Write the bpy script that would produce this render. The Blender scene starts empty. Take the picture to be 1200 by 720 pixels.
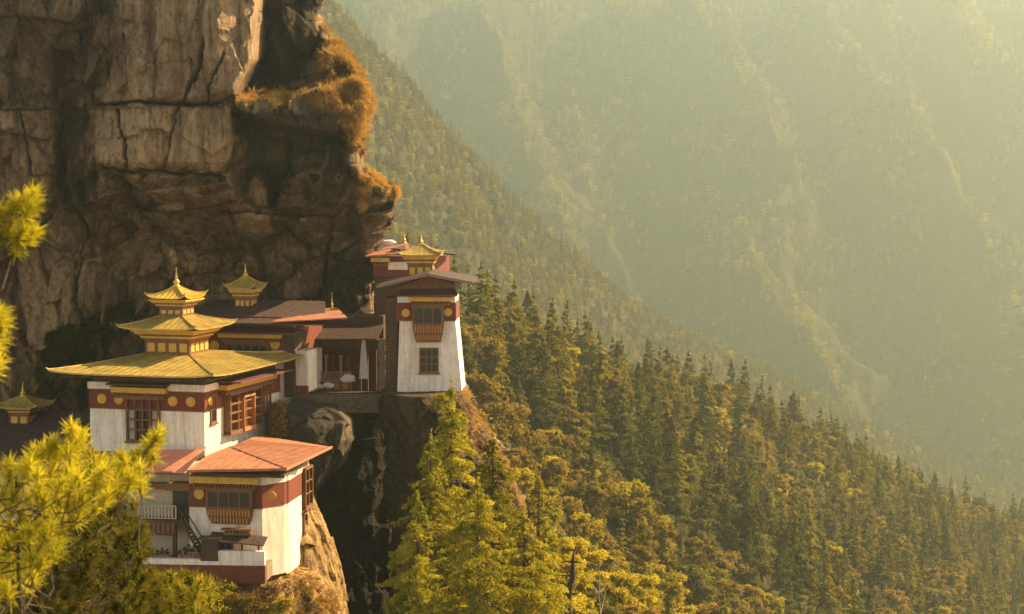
import bpy, math, random
import numpy as np
from mathutils import Vector, Matrix

# ------------------------------------------------------------------ camera, sky, sun, exposure
SC = bpy.context.scene
COL = SC.collection
F_PX = 2239.0
PITCH = math.radians(-4.0)
cam_d = bpy.data.cameras.new('camera'); cam = bpy.data.objects.new('camera', cam_d)
COL.objects.link(cam)
cam_d.sensor_width = 36.0
cam_d.lens = 36.0 * F_PX / 1200.0
cam_d.clip_start = 0.5; cam_d.clip_end = 30000
cam_d.dof.use_dof = True; cam_d.dof.focus_distance = 185.0; cam_d.dof.aperture_fstop = 2.2
cam.location = (0, 0, 0)
cam.rotation_euler = (math.radians(90) + PITCH, 0, 0)
SC.camera = cam

SUN_AZ = math.atan2(0.88, 0.47)        # measured from +Y towards +X
SUN_EL = math.radians(35)
W = bpy.data.worlds.new('World'); SC.world = W; W.use_nodes = True
nt = W.node_tree; nt.nodes.clear()
sky = nt.nodes.new('ShaderNodeTexSky'); sky.sky_type = 'NISHITA'; sky.sun_disc = False
sky.sun_elevation = SUN_EL; sky.sun_rotation = SUN_AZ
sky.altitude = 2500; sky.dust_density = 3.0; sky.air_density = 1.0; sky.ozone_density = 0.6
tint = nt.nodes.new('ShaderNodeMix'); tint.data_type = 'RGBA'; tint.blend_type = 'MULTIPLY'
tint.inputs[0].default_value = 1.0
tint.inputs[7].default_value = (1.0, 0.76, 0.51, 1)
bg = nt.nodes.new('ShaderNodeBackground'); bg.inputs[1].default_value = 0.145
out = nt.nodes.new('ShaderNodeOutputWorld')
nt.links.new(sky.outputs[0], tint.inputs[6]); nt.links.new(tint.outputs[2], bg.inputs[0])
nt.links.new(bg.outputs[0], out.inputs[0])

sun_d = bpy.data.lights.new('sun', 'SUN'); sun_d.energy = 5.0; sun_d.angle = math.radians(0.6)
sun_d.color = (1.0, 0.75, 0.40)
sun = bpy.data.objects.new('sun', sun_d); COL.objects.link(sun)
sdir = Vector((math.sin(SUN_AZ) * math.cos(SUN_EL), math.cos(SUN_AZ) * math.cos(SUN_EL), math.sin(SUN_EL)))
sun.rotation_euler = sdir.to_track_quat('Z', 'Y').to_euler()
sun.location = (60, 40, 80)

SC.view_settings.view_transform = 'Standard'; SC.view_settings.look = 'None'
SC.view_settings.exposure = 1.70; SC.view_settings.gamma = 1; SC.view_settings.use_curve_mapping = False
SC.render.engine = 'CYCLES'
cy = SC.cycles
cy.use_denoising = True
cy.max_bounces = 6; cy.diffuse_bounces = 3; cy.glossy_bounces = 2; cy.transmission_bounces = 3
cy.transparent_max_bounces = 4; cy.volume_bounces = 1
cy.sample_clamp_indirect = 4
cy.use_light_tree = False

R = math.radians
rng = np.random.default_rng(7)
random.seed(7)

# ------------------------------------------------------------------ projection
FWD = Vector((0, math.cos(PITCH), math.sin(PITCH))); UPV = Vector((0, -math.sin(PITCH), math.cos(PITCH)))
def P(px, py, D):
    return Vector(((px - 600) / F_PX * D, 0, 0)) + FWD * D + UPV * (-(py - 360) / F_PX * D)
def proj(x, y, z):
    d = y * FWD.y + z * FWD.z
    u = y * UPV.y + z * UPV.z
    return 600 + x / d * F_PX, 360 - u / d * F_PX, d

class Frame:
    """local frame of a building; maps picture points on its planes back to metres"""
    def __init__(s, px, py, D, deg):
        s.o = P(px, py, D); s.a = R(-deg)
        s.M = Matrix.Translation(s.o) @ Matrix.Rotation(s.a, 4, 'Z'); s.I = s.M.inverted()
        s.c = s.I @ Vector((0, 0, 0))
    def ray(s, px, py):
        return (s.I @ P(px, py, 100)) - s.c
    def onY(s, px, py, y=0.0):
        r = s.ray(px, py); t = (y - s.c.y) / r.y; q = s.c + r * t; return q.x, q.z
    def onX(s, px, py, x=0.0):
        r = s.ray(px, py); t = (x - s.c.x) / r.x; q = s.c + r * t; return q.y, q.z
    def onZ(s, px, py, z=0.0):
        r = s.ray(px, py); t = (z - s.c.z) / r.z; q = s.c + r * t; return q.x, q.y
    def zat(s, x, y, py):
        lo, hi = -60.0, 60.0
        for _ in range(40):
            m = (lo + hi) / 2; w = s.M @ Vector((x, y, m))
            if proj(*w)[1] > py: lo = m
            else: hi = m
        return m
    def xy(s, px, D):
        w = P(px, 360, D); q = s.I @ w; return q.x, q.y

# ------------------------------------------------------------------ noise
def _hash(i, j, k, seed=0):
    with np.errstate(over='ignore'):
        n = (i * 374761393 + j * 668265263 + k * 2147483647 + seed * 1274126177).astype(np.int64)
        n = (n ^ (n >> 13)) * 1274126177
        n = n ^ (n >> 16)
    return (n & 0xffffff).astype(np.float64) / 0xffffff
def vnoise(x, y, z, seed=0):
    xi, yi, zi = np.floor(x).astype(np.int64), np.floor(y).astype(np.int64), np.floor(z).astype(np.int64)
    fx, fy, fz = x - xi, y - yi, z - zi
    fx, fy, fz = [f * f * f * (f * (f * 6 - 15) + 10) for f in (fx, fy, fz)]
    r = 0
    for a in (0, 1):
        for b in (0, 1):
            for c in (0, 1):
                w = (fx if a else 1 - fx) * (fy if b else 1 - fy) * (fz if c else 1 - fz)
                r = r + w * _hash(xi + a, yi + b, zi + c, seed)
    return r * 2 - 1
def fbm(x, y, z, o=5, seed=0, ridged=False, g=0.5):
    r = 0; a = 1.0; s = 0
    for i in range(o):
        n = vnoise(x, y, z, seed + i * 17)
        if ridged: n = 1 - 2 * np.abs(n)
        r = r + a * n; s += a; a *= g
        x, y, z = x * 2.03 + 3.1, y * 2.03 + 1.7, z * 2.03 + 5.3
    return r / s
def facets(x, y, z, seed=0, tilt=1.0):
    """worley cells, every cell a tilted plane: chipped rock"""
    xi, yi, zi = np.floor(x), np.floor(y), np.floor(z)
    best = np.full(x.shape, 9.0); sec = np.full(x.shape, 9.0); val = np.zeros(x.shape)
    for a in (-1, 0, 1):
        for b in (-1, 0, 1):
            for c in (-1, 0, 1):
                ci, cj, ck = (xi + a).astype(np.int64), (yi + b).astype(np.int64), (zi + c).astype(np.int64)
                cx = ci + _hash(ci, cj, ck, seed); cyy = cj + _hash(ci, cj, ck, seed + 1); cz = ck + _hash(ci, cj, ck, seed + 2)
                dx, dy, dz = x - cx, y - cyy, z - cz
                d = np.sqrt(dx * dx + dy * dy + dz * dz)
                v = (_hash(ci, cj, ck, seed + 3) - .5) + tilt * (dx * (_hash(ci, cj, ck, seed + 4) - .5) + dz * (_hash(ci, cj, ck, seed + 5) - .5)) * 2
                m = d < best
                sec = np.where(m, best, np.minimum(sec, d)); val = np.where(m, v, val); best = np.where(m, d, best)
    return val, sec - best
def sstep(a, b, x):
    t = np.clip((x - a) / (b - a), 0, 1); return t * t * (3 - 2 * t)
def poly_sd(px, py, poly):
    """signed distance to a polygon, positive inside"""
    inside = np.zeros(px.shape, bool); dmin = np.full(px.shape, 1e9)
    n = len(poly)
    for i in range(n):
        x0, y0 = poly[i]; x1, y1 = poly[(i + 1) % n]
        ex, ey = x1 - x0, y1 - y0; L = ex * ex + ey * ey + 1e-9
        t = np.clip(((px - x0) * ex + (py - y0) * ey) / L, 0, 1)
        dmin = np.minimum(dmin, np.hypot(px - x0 - t * ex, py - y0 - t * ey))
        c = ((y0 > py) != (y1 > py)) & (px < ex * (py - y0) / (y1 - y0 + 1e-12) + x0)
        inside ^= c
    return np.where(inside, dmin, -dmin)
def line_d(px, py, pts):
    dmin = np.full(px.shape, 1e9)
    for (x0, y0), (x1, y1) in zip(pts[:-1], pts[1:]):
        ex, ey = x1 - x0, y1 - y0; L = ex * ex + ey * ey + 1e-9
        t = np.clip(((px - x0) * ex + (py - y0) * ey) / L, 0, 1)
        dmin = np.minimum(dmin, np.hypot(px - x0 - t * ex, py - y0 - t * ey))
    return dmin

# ------------------------------------------------------------------ materials
def principled(name):
    m = bpy.data.materials.new(name); m.use_nodes = True
    t = m.node_tree; b = t.nodes['Principled BSDF']; return m, t, b
def N(t, k, **kw):
    n = t.nodes.new(k)
    for a, v in kw.items(): setattr(n, a, v)
    return n
def ramp(t, stops):
    n = t.nodes.new('ShaderNodeValToRGB'); e = n.color_ramp.elements
    while len(e) < len(stops): e.new(0.5)
    for i, (p, c) in enumerate(stops):
        e[i].position = p; e[i].color = c if len(c) == 4 else (*c, 1)
    return n
def mixc(t, fac, a, b, mode='MIX'):
    n = N(t, 'ShaderNodeMix', data_type='RGBA', blend_type=mode)
    for i, v in ((0, fac), (6, a), (7, b)):
        if hasattr(v, 'links') or hasattr(v, 'is_linked'): t.links.new(v, n.inputs[i])
        elif i == 0: n.inputs[0].default_value = v
        else: n.inputs[i].default_value = (*v, 1) if len(v) == 3 else v
    return n.outputs[2]
def noise_tex(t, scale, detail=5, rough=.6, vec=(1, 1, 1), coord='Object'):
    tc = N(t, 'ShaderNodeTexCoord'); mp = N(t, 'ShaderNodeMapping'); mp.inputs['Scale'].default_value = vec
    t.links.new(tc.outputs[coord], mp.inputs[0])
    n = N(t, 'ShaderNodeTexNoise'); n.inputs['Scale'].default_value = scale; n.inputs['Detail'].default_value = detail
    n.inputs['Roughness'].default_value = rough
    t.links.new(mp.outputs[0], n.inputs['Vector']); return n.outputs['Fac']
def bump(t, b, h, strength=.4, dist=.05):
    n = N(t, 'ShaderNodeBump'); n.inputs['Strength'].default_value = strength; n.inputs['Distance'].default_value = dist
    t.links.new(h, n.inputs['Height']); t.links.new(n.outputs[0], b.inputs['Normal'])
def paint(name, c, rough=.7, var=.35, scale=1.5, dirt=None, dirt_amt=.5, metallic=0.0, streak=(1, 1, .25), bmp=.3):
    m, t, b = principled(name)
    n1 = noise_tex(t, scale * 3, 6, .65)
    r1 = ramp(t, [(.3, tuple(v * (1 - var) for v in c)), (.7, tuple(min(1, v * (1 + var * .5)) for v in c))])
    t.links.new(n1, r1.inputs[0]); colr = r1.outputs[0]
    if dirt:
        n2 = noise_tex(t, scale, 6, .7, streak)
        r2 = ramp(t, [(.45, (0, 0, 0)), (.78, (dirt_amt,) * 3)]); t.links.new(n2, r2.inputs[0])
        colr = mixc(t, r2.outputs[0], colr, dirt)
    if name in ('whitewash', 'old_beige_plaster'):
        n3 = noise_tex(t, 2.2, 5, .7, (2.2, 2.2, .09)); r3 = ramp(t, [(.54, (0, 0, 0)), (.72, (.42,) * 3)]); t.links.new(n3, r3.inputs[0])
        colr = mixc(t, r3.outputs[0], colr, (.33, .23, .16))
        n4 = noise_tex(t, .55, 8, .75); r4 = ramp(t, [(.50, (0, 0, 0)), (.60, (.28,) * 3)]); t.links.new(n4, r4.inputs[0])
        colr = mixc(t, r4.outputs[0], colr, (.50, .37, .27))
    t.links.new(colr, b.inputs['Base Color'])
    b.inputs['Roughness'].default_value = rough; b.inputs['Metallic'].default_value = metallic
    b.inputs['Specular IOR Level'].default_value = .3
    if bmp: bump(t, b, n1, bmp, .03)
    return m
M = {}
M['white'] = paint('whitewash', (.80, .67, .57), .85, .14, .8, (.30, .20, .13), .75, streak=(1.6, 1.6, .22))
M['red'] = paint('maroon_paint', (.17, .035, .018), .8, .35, 1.2, (.06, .03, .02), .6)
M['wood'] = paint('dark_wood', (.085, .040, .020), .75, .4, 2.0, (.02, .012, .008), .6)
M['carved'] = paint('carved_wood', (.20, .085, .032), .7, .45, 3.0, (.05, .02, .01), .7)
M['yellow'] = paint('ochre_paint', (.62, .34, .055), .7, .25, 2.0, (.20, .08, .02), .5)
M['gold'] = paint('gilded_metal', (.66, .42, .075), .42, .22, 1.0, (.22, .13, .04), .5, metallic=.45, bmp=.15)
M['goldroof'] = paint('gilt_roof_sheet', (.42, .29, .07), .5, .35, .5, (.15, .105, .045), .9, metallic=.25, streak=(1, 1, 1), bmp=.15)
M['orange'] = paint('rusty_orange_sheet', (.42, .165, .085), .7, .4, .5, (.22, .10, .065), .9, streak=(1, 1, 1), bmp=.15)
M['brownroof'] = paint('brown_roof_sheet', (.07, .038, .032), .7, .3, .5, (.05, .03, .025), .7, streak=(1, 1, 1), bmp=.15)
M['purpleroof'] = paint('dull_red_sheet', (.15, .05, .045), .6, .3, .5, (.07, .03, .03), .6, streak=(1, 1, 1), bmp=.15)
M['pink'] = paint('faded_pink_paint', (.42, .22, .17), .8, .3, 3)
M['verge'] = paint('weathered_pink_verge', (.24, .125, .095), .8, .35, 3)
M['beige'] = paint('old_beige_plaster', (.44, .34, .24), .85, .15, 1.0, (.2, .13, .08), .5)
M['pane'] = paint('pale_window_cloth', (.46, .36, .30), .55, .2, 3, bmp=0)
M['darkpane'] = paint('dark_window_opening', (.022, .018, .016), .3, .3, 3, bmp=0)
M['green'] = paint('olive_window_frame', (.10, .105, .05), .6, .3, 3)
M['lattice'] = paint('orange_lattice', (.42, .17, .05), .7, .3, 3)
M['stone'] = paint('dry_stone', (.26, .19, .125), .9, .45, 1.4, (.06, .05, .03), .8, streak=(1, 1, 2), bmp=.8)
M['cloth'] = paint('white_cloth', (.68, .62, .60), .9, .1, 2)
M['tile'] = paint('terracotta', (.36, .13, .055), .8, .35, 3)
M['cable'] = paint('grey_cable', (.22, .19, .16), .6, .2, 3)
M['leafdark'] = paint('pot_plant_leaf', (.04, .055, .018), .6, .4, 6)

def foliage(name, c1, c2, trans=.45, scale=.35, tip=None):
    m = bpy.data.materials.new(name); m.use_nodes = True; t = m.node_tree; t.nodes.clear()
    o = N(t, 'ShaderNodeOutputMaterial')
    n = noise_tex(t, scale, 3, .6); oi = N(t, 'ShaderNodeObjectInfo')
    r = ramp(t, [(.33, c1), (.67, c2)]); t.links.new(n, r.inputs[0])
    hs = N(t, 'ShaderNodeHueSaturation'); mr = N(t, 'ShaderNodeMapRange')
    mr.inputs[3].default_value = .72; mr.inputs[4].default_value = 1.25
    t.links.new(oi.outputs['Random'], mr.inputs[0]); t.links.new(mr.outputs[0], hs.inputs['Value'])
    t.links.new(r.outputs[0], hs.inputs['Color'])
    d = N(t, 'ShaderNodeBsdfDiffuse'); tr = N(t, 'ShaderNodeBsdfTranslucent'); mx = N(t, 'ShaderNodeMixShader')
    mx.inputs[0].default_value = trans
    t.links.new(hs.outputs[0], d.inputs[0])
    g = mixc(t, 1.0, hs.outputs[0], (1.25, 1.15, .6), 'MULTIPLY'); t.links.new(g, tr.inputs[0])
    t.links.new(d.outputs[0], mx.inputs[1]); t.links.new(tr.outputs[0], mx.inputs[2]); t.links.new(mx.outputs[0], o.inputs[0])
    return m
M['con_gold'] = foliage('golden_needles', (0.13, 0.115, 0.016), (0.32, 0.25, 0.035))
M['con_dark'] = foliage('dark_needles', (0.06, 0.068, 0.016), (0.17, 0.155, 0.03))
M['con_olive'] = foliage('olive_needles', (0.09, 0.09, 0.018), (0.24, 0.2, 0.033))
M['br_brown'] = foliage('brown_olive_leaves', (0.13, 0.1, 0.025), (0.3, 0.21, 0.05))
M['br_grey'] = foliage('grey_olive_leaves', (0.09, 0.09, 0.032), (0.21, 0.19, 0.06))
M['br_yellow'] = foliage('yellow_green_leaves', (0.22, 0.19, 0.02), (0.48, 0.38, 0.035))
M['pine_bright'] = foliage('bright_pine_needles', (0.38, 0.34, 0.025), (0.7, 0.6, 0.05), .45, 1.5)
M['pine_deep'] = foliage('deep_olive_pine_needles', (.06, .062, .012), (.25, .21, .028), .35, 1.0)
M['pine_mid'] = foliage('olive_pine_needles', (0.16, 0.15, 0.016), (0.42, 0.35, 0.035), .4, 1.0)
M['big_con'] = foliage('front_conifer_needles', (0.15, 0.15, 0.018), (0.42, 0.36, 0.035), .45, .5)
M['drygrass'] = foliage('dry_orange_grass', (0.22, 0.12, 0.04), (0.52, 0.32, 0.1), .35, .8)
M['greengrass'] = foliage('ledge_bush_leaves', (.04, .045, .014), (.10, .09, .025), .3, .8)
M['bark'] = paint('bark', (.075, .05, .035), .9, .4, 3, bmp=.8)
M['snag'] = paint('charred_bark', (.05, .028, .022), .9, .4, 3, bmp=.8)

def rock_mat(name, cols, dark, crackscale=.35, darkattr=True):
    m, t, b = principled(name)
    big = noise_tex(t, .07, 4, .6, (1, 1, .8)); mid = noise_tex(t, .45, 8, .7, (1, 1, .45)); fine = noise_tex(t, 3.0, 8, .75, (1, 1, .7))
    streak = noise_tex(t, .5, 6, .65, (1.3, 1.3, .10))
    r = ramp(t, [(.28, cols[0]), (.48, cols[1]), (.62, cols[2]), (.80, cols[3])]); 
    mm = N(t, 'ShaderNodeMath', operation='ADD'); m2 = N(t, 'ShaderNodeMath', operation='MULTIPLY'); m2.inputs[1].default_value = .5
    t.links.new(mid, mm.inputs[0]); t.links.new(fine, mm.inputs[1]); t.links.new(mm.outputs[0], m2.inputs[0]); t.links.new(m2.outputs[0], r.inputs[0])
    sr = ramp(t, [(.53, (0, 0, 0)), (.66, (.85, .85, .85))]); t.links.new(streak, sr.inputs[0])
    c = mixc(t, sr.outputs[0], r.outputs[0], dark)
    br = ramp(t, [(.42, (0, 0, 0)), (.62, (.38, .38, .38))]); t.links.new(big, br.inputs[0])
    c = mixc(t, br.outputs[0], c, tuple(v * 1.6 for v in dark))
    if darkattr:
        at = N(t, 'ShaderNodeAttribute', attribute_name='stain_shade')
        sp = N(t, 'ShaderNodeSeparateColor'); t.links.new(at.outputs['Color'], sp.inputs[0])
        # red: painted shade, black lichen stain   green: painted light on pale rock   blue: cracks
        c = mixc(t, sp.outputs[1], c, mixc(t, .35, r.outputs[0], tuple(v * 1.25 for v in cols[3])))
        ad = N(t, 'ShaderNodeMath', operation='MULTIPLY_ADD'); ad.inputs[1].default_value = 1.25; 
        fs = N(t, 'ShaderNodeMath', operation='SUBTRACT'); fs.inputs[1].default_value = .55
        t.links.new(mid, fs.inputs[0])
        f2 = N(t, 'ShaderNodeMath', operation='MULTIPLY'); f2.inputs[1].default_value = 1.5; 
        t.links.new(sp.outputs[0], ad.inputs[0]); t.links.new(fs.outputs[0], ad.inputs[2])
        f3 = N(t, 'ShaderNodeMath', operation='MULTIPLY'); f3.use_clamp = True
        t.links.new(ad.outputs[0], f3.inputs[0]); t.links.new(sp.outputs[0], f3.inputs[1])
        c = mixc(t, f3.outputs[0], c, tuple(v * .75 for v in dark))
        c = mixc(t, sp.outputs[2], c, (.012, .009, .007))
    fr_ = ramp(t, [(.36, (.38, .36, .34)), (.50, (.95, .95, .95)), (.66, (1.25, 1.22, 1.18))]); t.links.new(noise_tex(t, 1.5, 10, .8, (1, 1, .55)), fr_.inputs[0])
    c = mixc(t, 1.0, c, fr_.outputs[0], 'MULTIPLY')
    t.links.new(c, b.inputs['Base Color']); b.inputs['Roughness'].default_value = .92; b.inputs['Specular IOR Level'].default_value = .2
    vo = N(t, 'ShaderNodeTexVoronoi', feature='DISTANCE_TO_EDGE'); vo.inputs['Scale'].default_value = crackscale
    tc = N(t, 'ShaderNodeTexCoord'); mp = N(t, 'ShaderNodeMapping'); mp.inputs['Scale'].default_value = (1, 1, .5)
    wn = N(t, 'ShaderNodeTexNoise'); wn.inputs['Scale'].default_value = .6; wn.inputs['Detail'].default_value = 5
    t.links.new(tc.outputs['Object'], mp.inputs[0]); t.links.new(mp.outputs[0], wn.inputs['Vector'])
    wv = N(t, 'ShaderNodeVectorMath', operation='MULTIPLY_ADD'); wv.inputs[1].default_value = (1.6, 1.6, 1.6)
    t.links.new(wn.outputs['Color'], wv.inputs[0]); t.links.new(mp.outputs[0], wv.inputs[2]); t.links.new(wv.outputs[0], vo.inputs['Vector'])
    vr = ramp(t, [(0, (0, 0, 0)), (.05, (1, 1, 1))]); t.links.new(vo.outputs['Distance'], vr.inputs[0])
    h = N(t, 'ShaderNodeMath', operation='MULTIPLY_ADD'); h.inputs[1].default_value = .10
    t.links.new(vr.outputs[0], h.inputs[0]); t.links.new(m2.outputs[0], h.inputs[2])
    bump(t, b, h.outputs[0], 1.0, .8)
    return m
DK = (.030, .020, .014)
M['rock'] = rock_mat('cliff_rock', [(.09, .050, .028), (.27, .162, .088), (.46, .295, .165), (.66, .455, .275)], DK)
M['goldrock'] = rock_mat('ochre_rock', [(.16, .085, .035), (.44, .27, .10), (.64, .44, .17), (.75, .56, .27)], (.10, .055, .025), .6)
M['greyrock'] = rock_mat('grey_boulder_rock', [(.06, .045, .032), (.12, .09, .06), (.16, .12, .08), (.25, .18, .11)], (.035, .028, .02), .5)

# ------------------------------------------------------------------ mesh helpers
def tag(o, label=None, cat=None, group=None, kind=None):
    if label: o['label'] = label
    if cat: o['category'] = cat
    if group: o['group'] = group
    if kind: o['kind'] = kind
    return o
def empty(name, loc=(0, 0, 0), rz=0.0, label=None, cat=None, group=None):
    o = bpy.data.objects.new(name, None); COL.objects.link(o); o.location = loc; o.rotation_euler = (0, 0, rz)
    return tag(o, label, cat, group)
def np_mesh(name, verts, faces, mats, smooth=False, mi=None, attr=None):
    """faces: int array (n,3) or (n,4)"""
    me = bpy.data.meshes.new(name)
    verts = np.asarray(verts, np.float32); faces = np.asarray(faces, np.int32)
    k = faces.shape[1]
    me.vertices.add(len(verts)); me.vertices.foreach_set('co', verts.ravel())
    me.loops.add(faces.size); me.loops.foreach_set('vertex_index', faces.ravel())
    me.polygons.add(len(faces)); me.polygons.foreach_set('loop_start', np.arange(0, faces.size, k, dtype=np.int32))
    me.polygons.foreach_set('loop_total', np.full(len(faces), k, np.int32))
    if mi is not None: me.polygons.foreach_set('material_index', np.asarray(mi, np.int32))
    me.polygons.foreach_set('use_smooth', np.full(len(faces), smooth))
    me.update(calc_edges=True)
    if attr is not None:
        a = me.color_attributes.new('stain_shade', 'FLOAT_COLOR', 'POINT')
        a.data.foreach_set('color', np.asarray(attr, np.float32).ravel())
    for m in (mats if isinstance(mats, (list, tuple)) else [mats]): me.materials.append(m)
    return me
def link(name, me, parent=None):
    o = bpy.data.objects.new(name, me); COL.objects.link(o)
    if parent: o.parent = parent
    return o
class MB:
    def __init__(s): s.v = []; s.f = []; s.m = []; s.cur = 0; s.X = None
    def add(s, vs, fs):
        n = len(s.v)
        for q in vs:
            q = Vector(q); s.v.append(s.X @ q if s.X else q)
        for f in fs: s.f.append(tuple(i + n for i in f)); s.m.append(s.cur)
        return s
    def box(s, x0, x1, y0, y1, z0, z1, tx=0.0, ty=0.0):
        """tx, ty: batter, the top shrinks by this much on each side"""
        a = [(x0, y0, z0), (x1, y0, z0), (x1, y1, z0), (x0, y1, z0), (x0 + tx, y0 + ty, z1), (x1 - tx, y0 + ty, z1), (x1 - tx, y1 - ty, z1), (x0 + tx, y1 - ty, z1)]
        return s.add(a, [(0, 3, 2, 1), (4, 5, 6, 7), (0, 1, 5, 4), (1, 2, 6, 5), (2, 3, 7, 6), (3, 0, 4, 7)])
    def tube(s, pts, rad, n=8):
        pts = [Vector(p) for p in pts]; rad = rad if isinstance(rad, (list, tuple)) else [rad] * len(pts)
        vs = []
        for i, p in enumerate(pts):
            d = (pts[min(i + 1, len(pts) - 1)] - pts[max(i - 1, 0)]).normalized()
            u = d.orthogonal().normalized(); w = d.cross(u)
            if i and (u.dot(pu) < 0 or True):
                u = (pu - d * pu.dot(d)).normalized(); w = d.cross(u)
            pu = u
            for k in range(n):
                a = 2 * math.pi * k / n; vs.append(p + (u * math.cos(a) + w * math.sin(a)) * rad[i])
        fs = [(i * n + k, i * n + (k + 1) % n, (i + 1) * n + (k + 1) % n, (i + 1) * n + k) for i in range(len(pts) - 1) for k in range(n)]
        fs += [tuple(range(n))[::-1], tuple((len(pts) - 1) * n + k for k in range(n))]
        return s.add(vs, fs)
    def lathe(s, cx, cy, prof, n=14):
        vs = [(cx + r * math.cos(2 * math.pi * k / n), cy + r * math.sin(2 * math.pi * k / n), z) for r, z in prof for k in range(n)]
        fs = [(i * n + k, i * n + (k + 1) % n, (i + 1) * n + (k + 1) % n, (i + 1) * n + k) for i in range(len(prof) - 1) for k in range(n)]
        fs += [tuple(range(n))[::-1], tuple((len(prof) - 1) * n + k for k in range(n))]
        return s.add(vs, fs)
    def prism(s, poly, y0, y1):
        """poly: (x, z) outline, anticlockwise seen from the front; extruded in y"""
        n = len(poly); vs = [(x, y0, z) for x, z in poly] + [(x, y1, z) for x, z in poly]
        fs = [tuple(range(n)), tuple(range(2 * n - 1, n - 1, -1))] + [(i, i + n, (i + 1) % n + n, (i + 1) % n) for i in range(n)]
        return s.add(vs, fs)
    def build(s, name, mats, parent=None, smooth=False):
        me = bpy.data.meshes.new(name); me.from_pydata([tuple(v) for v in s.v], [], s.f); me.update()
        for m in (mats if isinstance(mats, (list, tuple)) else [mats]): me.materials.append(m)
        if len(me.materials) > 1: me.polygons.foreach_set('material_index', s.m)
        if smooth: me.polygons.foreach_set('use_smooth', [True] * len(me.polygons))
        return link(name, me, parent)

# ------------------------------------------------------------------ terrain: one sheet
def pts3(l): return np.array([tuple(P(*q)) for q in l])
def canopy(l, drop): return [(px, py + (drop * F_PX / D), D) for px, py, D in l]
RIDGES = [  # points, slope, rounding radius
    (pts3(canopy([(380, 240, 430), (470, 285, 455), (550, 322, 480), (610, 350, 520), (700, 398, 570), (760, 408, 610), (830, 425, 660), (900, 458, 700), (1000, 512, 780), (1100, 560, 860), (1200, 594, 950), (1400, 690, 1050)], 16)), .82, 8),
    (pts3(canopy([(480, 440, 350), (560, 480, 375), (640, 525, 395), (700, 562, 410), (770, 612, 430), (860, 685, 455), (930, 745, 480), (1050, 850, 500)], 8)), 1.15, 5),
    (pts3(canopy([(470, 520, 235), (560, 565, 245), (610, 598, 255), (660, 640, 265), (720, 668, 275), (790, 706, 290), (850, 760, 300), (950, 860, 310)], 7)), 1.0, 4),
    (pts3(canopy([(px, py, D * 1.22) for px, py, D in [(200, -190, 1250), (300, -90, 1320), (385, 5, 1380), (440, 62, 1410), (520, 148, 1450), (640, 268, 1500), (720, 336, 1540), (800, 386, 1580), (900, 430, 1640), (1000, 486, 1700), (1100, 538, 1760), (1200, 586, 1830), (1400, 705, 1960)]], 9)), 1.45, 25),
]
def terrain_h(x, y):
    best = np.full(x.shape, -1e9); idx = np.full(x.shape, -1)
    w = fbm(x / 90, y / 90, x * 0, 4, 11) * 14
    for k, (pt, sl, rr) in enumerate(RIDGES):
        dm = np.full(x.shape, 1e9); zc = np.zeros(x.shape)
        for a, b in zip(pt[:-1], pt[1:]):
            ex, ey = b[0] - a[0], b[1] - a[1]; L = ex * ex + ey * ey
            t = np.clip(((x - a[0]) * ex + (y - a[1]) * ey) / L, 0, 1)
            d = np.hypot(x - a[0] - t * ex, y - a[1] - t * ey); z = a[2] + t * (b[2] - a[2])
            v = z - sl * d
            m = v > (zc - sl * dm); zc = np.where(m, z, zc); dm = np.where(m, d, dm)
        d2 = np.sqrt(dm ** 2 + rr ** 2) - rr
        am = [1.0, .5, .4, 3.2][k]; sc_ = [62, 30, 20, 120][k]
        gul = fbm(x / sc_, y / sc_ * .6, x * 0, 4, 31 + k, ridged=True); gul = (gul - .75) * sstep(0, [50, 40, 30, 140][k], dm) * [20, 8, 4, 42][k]
        h = zc - sl * d2 + gul
        m = h > best; best = np.where(m, h, best); idx = np.where(m, k, idx)
    # far mountainside with spurs running down it
    q = x + .17 * (y - 4000)
    wq = fbm(x / 420, y / 420, x * 0, 4, 51) * 150
    spur = 1 - np.abs(((q + wq + 190) / 300) % 1 * 2 - 1)
    spur2 = fbm((q + wq * .5) / 90, y / 300, x * 0, 4, 57, ridged=True)
    f = -434 + .60 * (y - 2660) + (spur - .5) * 190 + spur2 * 75
    f = np.where(f > 330, 330 + 120 * (1 - np.exp(-(f - 330) / 300)), f)
    m = f > best; best = np.where(m, f, best); idx = np.where(m, 4, idx)
    near = -9 - .34 * y + np.where(x < 0, .06 * -x, -.25 * x)
    m = (near > best) & (y < 300); best = np.where(m, near, best); idx = np.where(m, 5, idx)
    fl = -560 + 8 * fbm(x / 200, y / 200, x * 0, 3, 71)
    m = fl > best; best = np.where(m, fl, best)
    n = fbm(x / 11, y / 11, x * 0, 4, 5)
    return best + n * np.clip(y * .004, .3, 2.5) , idx
NA, ND = 520, 760
th = np.linspace(R(-30), R(30), NA)
dd = np.concatenate([np.geomspace(6, 230, 120, endpoint=False), np.geomspace(230, 1150, 300, endpoint=False), np.geomspace(1150, 2400, 140, endpoint=False), np.linspace(2400, 4900, ND - 560)])
TT, DD = np.meshgrid(th, dd)
gx, gy = np.tan(TT) * DD, DD
gz, gi = terrain_h(gx, gy)
gelev = gz / gy
gmax = np.maximum.accumulate(gelev, axis=0)
ii = (np.arange(ND - 1)[:, None] * NA + np.arange(NA - 1)[None, :])
fc = np.stack([ii, ii + 1, ii + NA + 1, ii + NA], -1).reshape(-1, 4)
m, t, b = principled('forest_floor')
n = noise_tex(t, .08, 8, .7); r = ramp(t, [(.35, (.025, .022, .010)), (.55, (.07, .056, .022)), (.72, (.10, .08, .03))]); t.links.new(n, r.inputs[0])
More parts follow.
